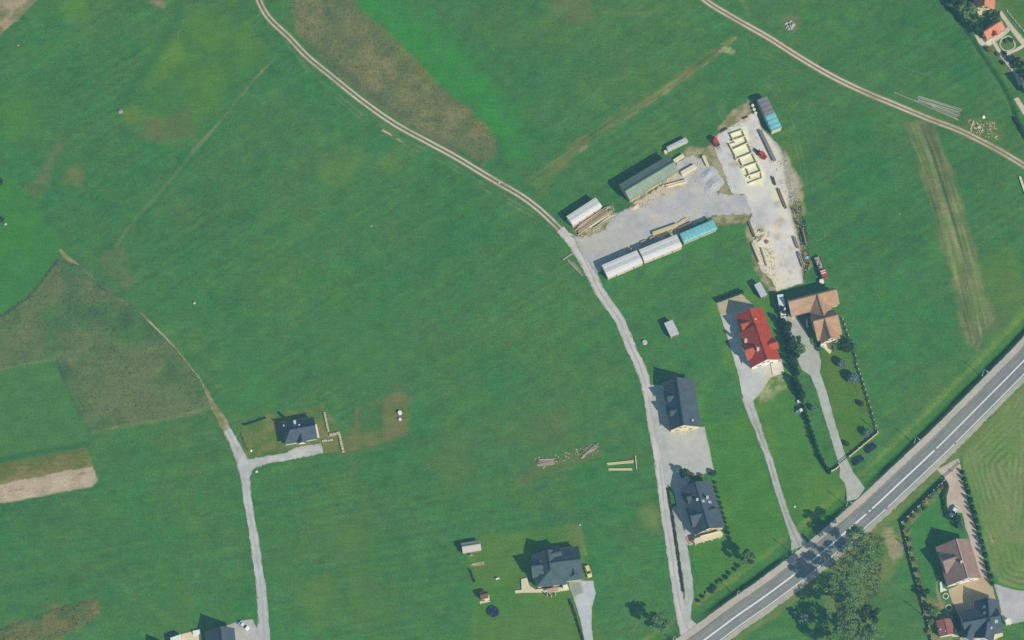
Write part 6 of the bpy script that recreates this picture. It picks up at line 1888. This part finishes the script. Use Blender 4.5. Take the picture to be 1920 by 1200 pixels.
# ================================================================== FENCES, WALLS, LAMPS, SMALL GARDEN THINGS
def fence(label, pts, hh, postm, railm, gap=2.3, solid=False, plinth=None, group=None, name='fence', pw=.2):
    W = spline(P(*np.asarray(pts, float).T), .25) if len(pts) > 2 else P(*np.asarray(pts, float).T)
    W = P(*np.asarray(pts, float).T)
    t_ = thing(name, label, 'fence', (float(W[0, 0]), float(W[0, 1]), 0), group)
    b = t_.location
    for i in range(len(W) - 1):
        a, e = Vector(W[i]), Vector(W[i + 1])
        n = max(1, round((e - a).length / gap))
        rz = math.atan2((e - a).y, (e - a).x)
        for k in range(n + (1 if i == len(W) - 2 else 0)):
            q = a + (e - a) * k / n
            z = float(lift(q.x, q.y)) - .05
            MB().box((q.x, q.y, z), (pw, pw, hh + .12), rz).build('post', postm, t_, b)
            if k < n:
                r = a + (e - a) * (k + 1) / n
                z2 = float(lift(r.x, r.y)) - .05
                if solid:
                    for j in range(5):
                        f0, f1 = q.lerp(r, j / 5 + .01), q.lerp(r, (j + 1) / 5 - .01)
                        MB().hull8([(f0.x, f0.y, z + .1), (f1.x, f1.y, z2 + .1), (f1.x + .03, f1.y + .03, z2 + .1), (f0.x + .03, f0.y + .03, z + .1)],
                                   [(f0.x, f0.y, z + hh), (f1.x, f1.y, z2 + hh), (f1.x + .03, f1.y + .03, z2 + hh), (f0.x + .03, f0.y + .03, z + hh)]).build('slat', railm, t_, b)
                else:
                    for zz_ in (.35, .75, 1.1):
                        if zz_ < hh:
                            MB().bar((q.x, q.y, z + zz_), (r.x, r.y, z2 + zz_), .06, .14).build('rail', railm, t_, b)
                if plinth:
                    MB().bar((q.x, q.y, z + .12), (r.x, r.y, z2 + .12), .24, .34).build('plinth', plinth, t_, b)
    return t_
PLINTH = mat('plinth', (192, 190, 168), var=.08)
DKWOOD = mat('dark_fence', (80, 92, 92), var=.12)
fence('pale post-and-rail fence with low plinth around the terracotta house garden', [(1580, 600), (1590, 630), (1595, 646), (1604, 668), (1606, 684), (1616, 712), (1625, 742), (1635, 777), (1645, 811)], 1.3, PLINTH, DKWOOD, 2.4, plinth=PLINTH, pw=.34)
fence('cream garden wall facing the road between corner and gate', [(1645, 813), (1592, 857)], 1.25, PLINTH, mat('cream_slat', (206, 196, 158)), 2.2, solid=True, plinth=PLINTH, pw=.36)
fence('short cream wall on the left side of the driveway gate', [(1574, 873), (1567, 880), (1559, 884)], 1.25, PLINTH, MATS['cream_slat'], 2.0, solid=True, plinth=PLINTH, pw=.36)
fence('thin dark gate across the pale driveway', [(1589, 858), (1575, 869)], 1.2, DKWOOD, DKWOOD, 3.2, name='driveway_gate', pw=.14)
fence('tall boarded fence with white posts along the road side of the brown-roofed house', [(1769, 903), (1750, 921), (1730, 942), (1710, 961), (1690, 981)], 1.7, W_WHITE, DKWOOD, 2.6, solid=True, plinth=PLINTH)
fence('long dark fence running down beside the shrub bed to the bottom edge', [(1690, 982), (1697, 1012), (1706, 1050), (1717, 1090), (1728, 1130), (1738, 1165), (1748, 1210)], 1.4, W_WHITE, DKWOOD, 2.6, solid=True)
fence('sliding gate across the tan drive with a pale top rail', [(1770, 898), (1800, 871)], 1.5, DKWOOD, mat('gate_pale', (206, 206, 198)), 5.0, name='sliding_gate', pw=.25)
fence('white garden fence beside the long path at the upper right corner', [(1888, 22), (1903, 40), (1918, 58), (1930, 74)], 1.0, W_WHITE, W_WHITE, 2.0)

def stone_wall(label, pts, w, hh, m, seed):
    rng = np.random.default_rng(seed)
    W = P(*np.asarray(pts, float).T)
    t_ = thing('stone_wall', label, 'wall', (float(W[0, 0]), float(W[0, 1]), 0), 'low stone walls by the white house')
    for i in range(len(W) - 1):
        a, e = Vector(W[i]), Vector(W[i + 1])
        n = max(2, int((e - a).length / .62))
        rz = math.atan2((e - a).y, (e - a).x)
        for k in range(n):
            q = a + (e - a) * (k + .5) / n
            for l_ in range(2):
                MB().box((q.x + rng.normal(0, .05), q.y + rng.normal(0, .05), -.03 + l_ * hh / 2), (.58, w * rng.uniform(.8, 1.1), hh / 2 - .02), rz + rng.normal(0, .1), .88).build('stone', m, t_, t_.location)
WALLST = mat('wall_stone', (182, 182, 160), var=.16, scale=2)
stone_wall('low pale stone wall right of the white house, upper stretch', [(608, 773), (612, 792), (616, 810)], .7, .6, WALLST, 1)
stone_wall('low pale stone wall right of the white house, crosswise at the top of the enclosure', [(617, 816), (637, 812)], 1.0, .6, WALLST, 2)
stone_wall('low pale stone wall right of the white house, far right stretch', [(636, 814), (640, 832), (644, 849)], .9, .6, WALLST, 3)
stone_wall('low pale stone wall right of the white house, beside the driveway end', [(604, 827), (624, 825)], .7, .5, WALLST, 4)

POLE = mat('lamp_steel', (196, 200, 198), rough=.5)
def lamp(label, p, hh=7.0):
    q = PV(p)
    z = float(lift(q.x, q.y))
    t_ = thing('street_lamp', label, 'street lamp', (q.x, q.y, 0.1), 'street lamps along the footway')
    MB().tube((0, 0, -1.2), (0, 0, 1.2), .16, .14, 8).build('base', POLE, t_)
    MB().tube((0, 0, 1.2), (0, 0, hh), .12, .08, 8).build('pole', POLE, t_)
    d_ = Vector((.7, -.7, 0))
    MB().tube((0, 0, hh), d_ * 1.3 + Vector((0, 0, hh + .3)), .06, .05, 6).build('arm', POLE, t_)
    e = d_ * 1.6 + Vector((0, 0, hh + .28))
    o = MB().box((e.x, e.y, e.z), (.75, .3, .14), R(-45), .85).build('lamp_head', POLE, t_)
    MB().box((e.x, e.y, e.z - .04), (.6, .22, .04), R(-45)).build('lens', LAMPW, o)
LAMPS = ((1841, 704), (1714, 830), (1587, 948), (1485, 1038), (1382, 1117), (1262, 1202))
for k, p in enumerate(LAMPS):
    lamp(('street lamp nearest the right picture edge', 'street lamp opposite the sliding gate', 'street lamp beside the mouth of the pale driveway', 'street lamp beside the mouth of the narrow gravel drive', 'street lamp below the small shrub row', 'street lamp at the mouth of the gravel lane by the bottom edge')[k], p)
def utility_pole(label, p, hh):
    q = PV(p)
    t_ = thing('utility_pole', label, 'utility pole', (q.x, q.y, 0), 'utility poles')
    MB().tube((0, 0, -.2), (0, 0, hh), .17, .11, 8).build('pole', WOOD_GREY, t_)
    MB().bar((-.8, .2, hh - .5), (.8, -.2, hh - .5), .1, .12).build('crossarm', WOOD_GREY, t_)
    for k in (-.7, 0, .7):
        MB().tube((k, -.25 * k, hh - .44), (k, -.25 * k, hh - .24), .06, .04, 6).build('insulator', W_WHITE, t_)
utility_pole('utility pole beside the long dark garden fence', (1731, 1155), 7.0)
utility_pole('utility pole at the fence corner of the terracotta house garden', (1641, 806), 5.5)
utility_pole('utility pole standing in the upper half of the long garden fence', (1703, 1028), 4.5)

# trampoline
c = PV((925.5, 1147), .8)
t_ = thing('trampoline', 'round dark blue trampoline on the lawn below the tiny hut', 'trampoline', (c.x, c.y, 0))
r = 2.1
mb = MB()
n = 28
for k in range(n):
    a0, a1 = 2 * math.pi * k / n, 2 * math.pi * (k + 1) / n
    mb.hull8([(math.cos(a) * q, math.sin(a) * q, .8) for a, q in ((a0, r - .35), (a1, r - .35), (a1, r), (a0, r))], [(math.cos(a) * q, math.sin(a) * q, .86) for a, q in ((a0, r - .35), (a1, r - .35), (a1, r), (a0, r))])
mb.build('edge_pad', mat('pad_blue', (58, 88, 100), rough=.5), t_)
MB().hull8([(math.cos(2 * math.pi * k / n) * (r - .37), math.sin(2 * math.pi * k / n) * (r - .37), .76) for k in range(n)], [(math.cos(2 * math.pi * k / n) * (r - .37), math.sin(2 * math.pi * k / n) * (r - .37), .79) for k in range(n)]).build('jumping_mat', mat('mat_dark', (52, 78, 92), var=.05), t_)
for k in range(6):
    a = k * math.pi / 3
    MB().tube((math.cos(a) * r * .95, math.sin(a) * r * .95, 0), (math.cos(a) * r * .95, math.sin(a) * r * .95, .8 if k % 2 else 2.0), .04, n=6).build('leg', POLE, t_)
for k in (1, 4):
    MB().bar((math.cos(k) * r * .2, math.sin(k) * r * .2, .815), (math.cos(k) * r * .9, math.sin(k) * r * .9, .815), .06, .02).build('seam', mat('seam_pale', (130, 150, 164)), t_)
# play slide and table
q = PV((1500, 772))
t_ = thing('play_slide', 'turquoise and white play slide on the lawn left of the conifer row', 'slide', (q.x, q.y, 0), None, R(25))
MB().hull8([(-1.9, -.35, .12), (-.2, -.35, 1.3), (-.2, .35, 1.3), (-1.9, .35, .12)], [(-1.9, -.35, .2), (-.2, -.35, 1.38), (-.2, .35, 1.38), (-1.9, .35, .2)]).build('chute', mat('slide_blue', (120, 196, 214), rough=.3), t_)
for s in (.38, -.38):
    MB().bar((-1.9, s, .28), (-.2, s, 1.5), .07, .2).build('chute_side', MATS['slide_blue'], t_)
MB().box((.25, 0, 1.25), (.95, .95, .1)).build('platform', W_WHITE, t_)
for sx in (-.15, .65):
    for sy in (.4, -.4):
        MB().box((sx, sy, 0), (.1, .1, 2.1)).build('post', W_WHITE, t_)
MB().box((.25, 0, 2.0), (1.1, 1.1, .1), 0, .7).build('canopy', mat('canopy_white', (214, 220, 216)), t_)
for k in range(4):
    MB().bar((.78 + .1 * k, -.35, 1.1 - .3 * k), (.78 + .1 * k, .35, 1.1 - .3 * k), .07).build('rung', POLE, t_)
q = PV((1498.5, 754))
t_ = thing('garden_table', 'white garden table on the lawn left of the conifer row', 'table', (q.x, q.y, 0), None, .3)
MB().box((0, 0, .72), (1.5, 1.3, .07)).build('tabletop', W_WHITE, t_)
for sx in (-.6, .6):
    for sy in (-.5, .5):
        MB().box((sx, sy, 0), (.09, .09, .72)).build('leg', W_WHITE, t_)
q = PV((933, 1086))
t_ = thing('garden_bench', 'small pale bench on the lawn right of the field shed', 'bench', (q.x, q.y, 0), None, .2)
MB().box((0, 0, .4), (1.3, .45, .07)).build('seat', MATS['stone_pale'], t_); MB().box((0, .24, .47), (1.3, .06, .45)).build('backrest', MATS['stone_pale'], t_)
for sx in (-.55, .55):
    MB().box((sx, 0, 0), (.1, .4, .4)).build('leg', MATS['stone_pale'], t_)
# ornamental stone rings
def stone_ring(label, p, r):
    q = PV(p)
    t_ = thing('stone_ring', label, 'stone ring', (q.x, q.y, .02), 'white stone rings')
    for k in range(12):
        a = 2 * math.pi * k / 12
        MB().box((math.cos(a) * r, math.sin(a) * r, 0), (r * .48, .34, .3), a + math.pi / 2, .85).build('stone', MATS['stone_pale'], t_)
stone_ring('white stone flower ring nearer the brown-roofed house', (1773, 1118), 1.0)
stone_ring('white stone flower ring nearer the weathered red hut', (1779, 1140), 1.15)

# ------------------------------------------------------------------ hazy air between the camera and the land
hz = MB().box((0, 0, -4.0), (5400, 5400, CAM[2] + 12))
m, n, l, b = newmat('haze_air')
n.remove(b)
pv = n.new('ShaderNodeVolumePrincipled')
pv.inputs['Color'].default_value = (0.30, 0.70, 1.0, 1)
pv.inputs['Density'].default_value = 0.000116
pv.inputs['Anisotropy'].default_value = 0.0
l.new(pv.outputs[0], n['Material Output'].inputs['Volume'])
setp(hz.build('haze', m), 'thin bluish haze over the whole landscape', 'haze', kind='stuff')
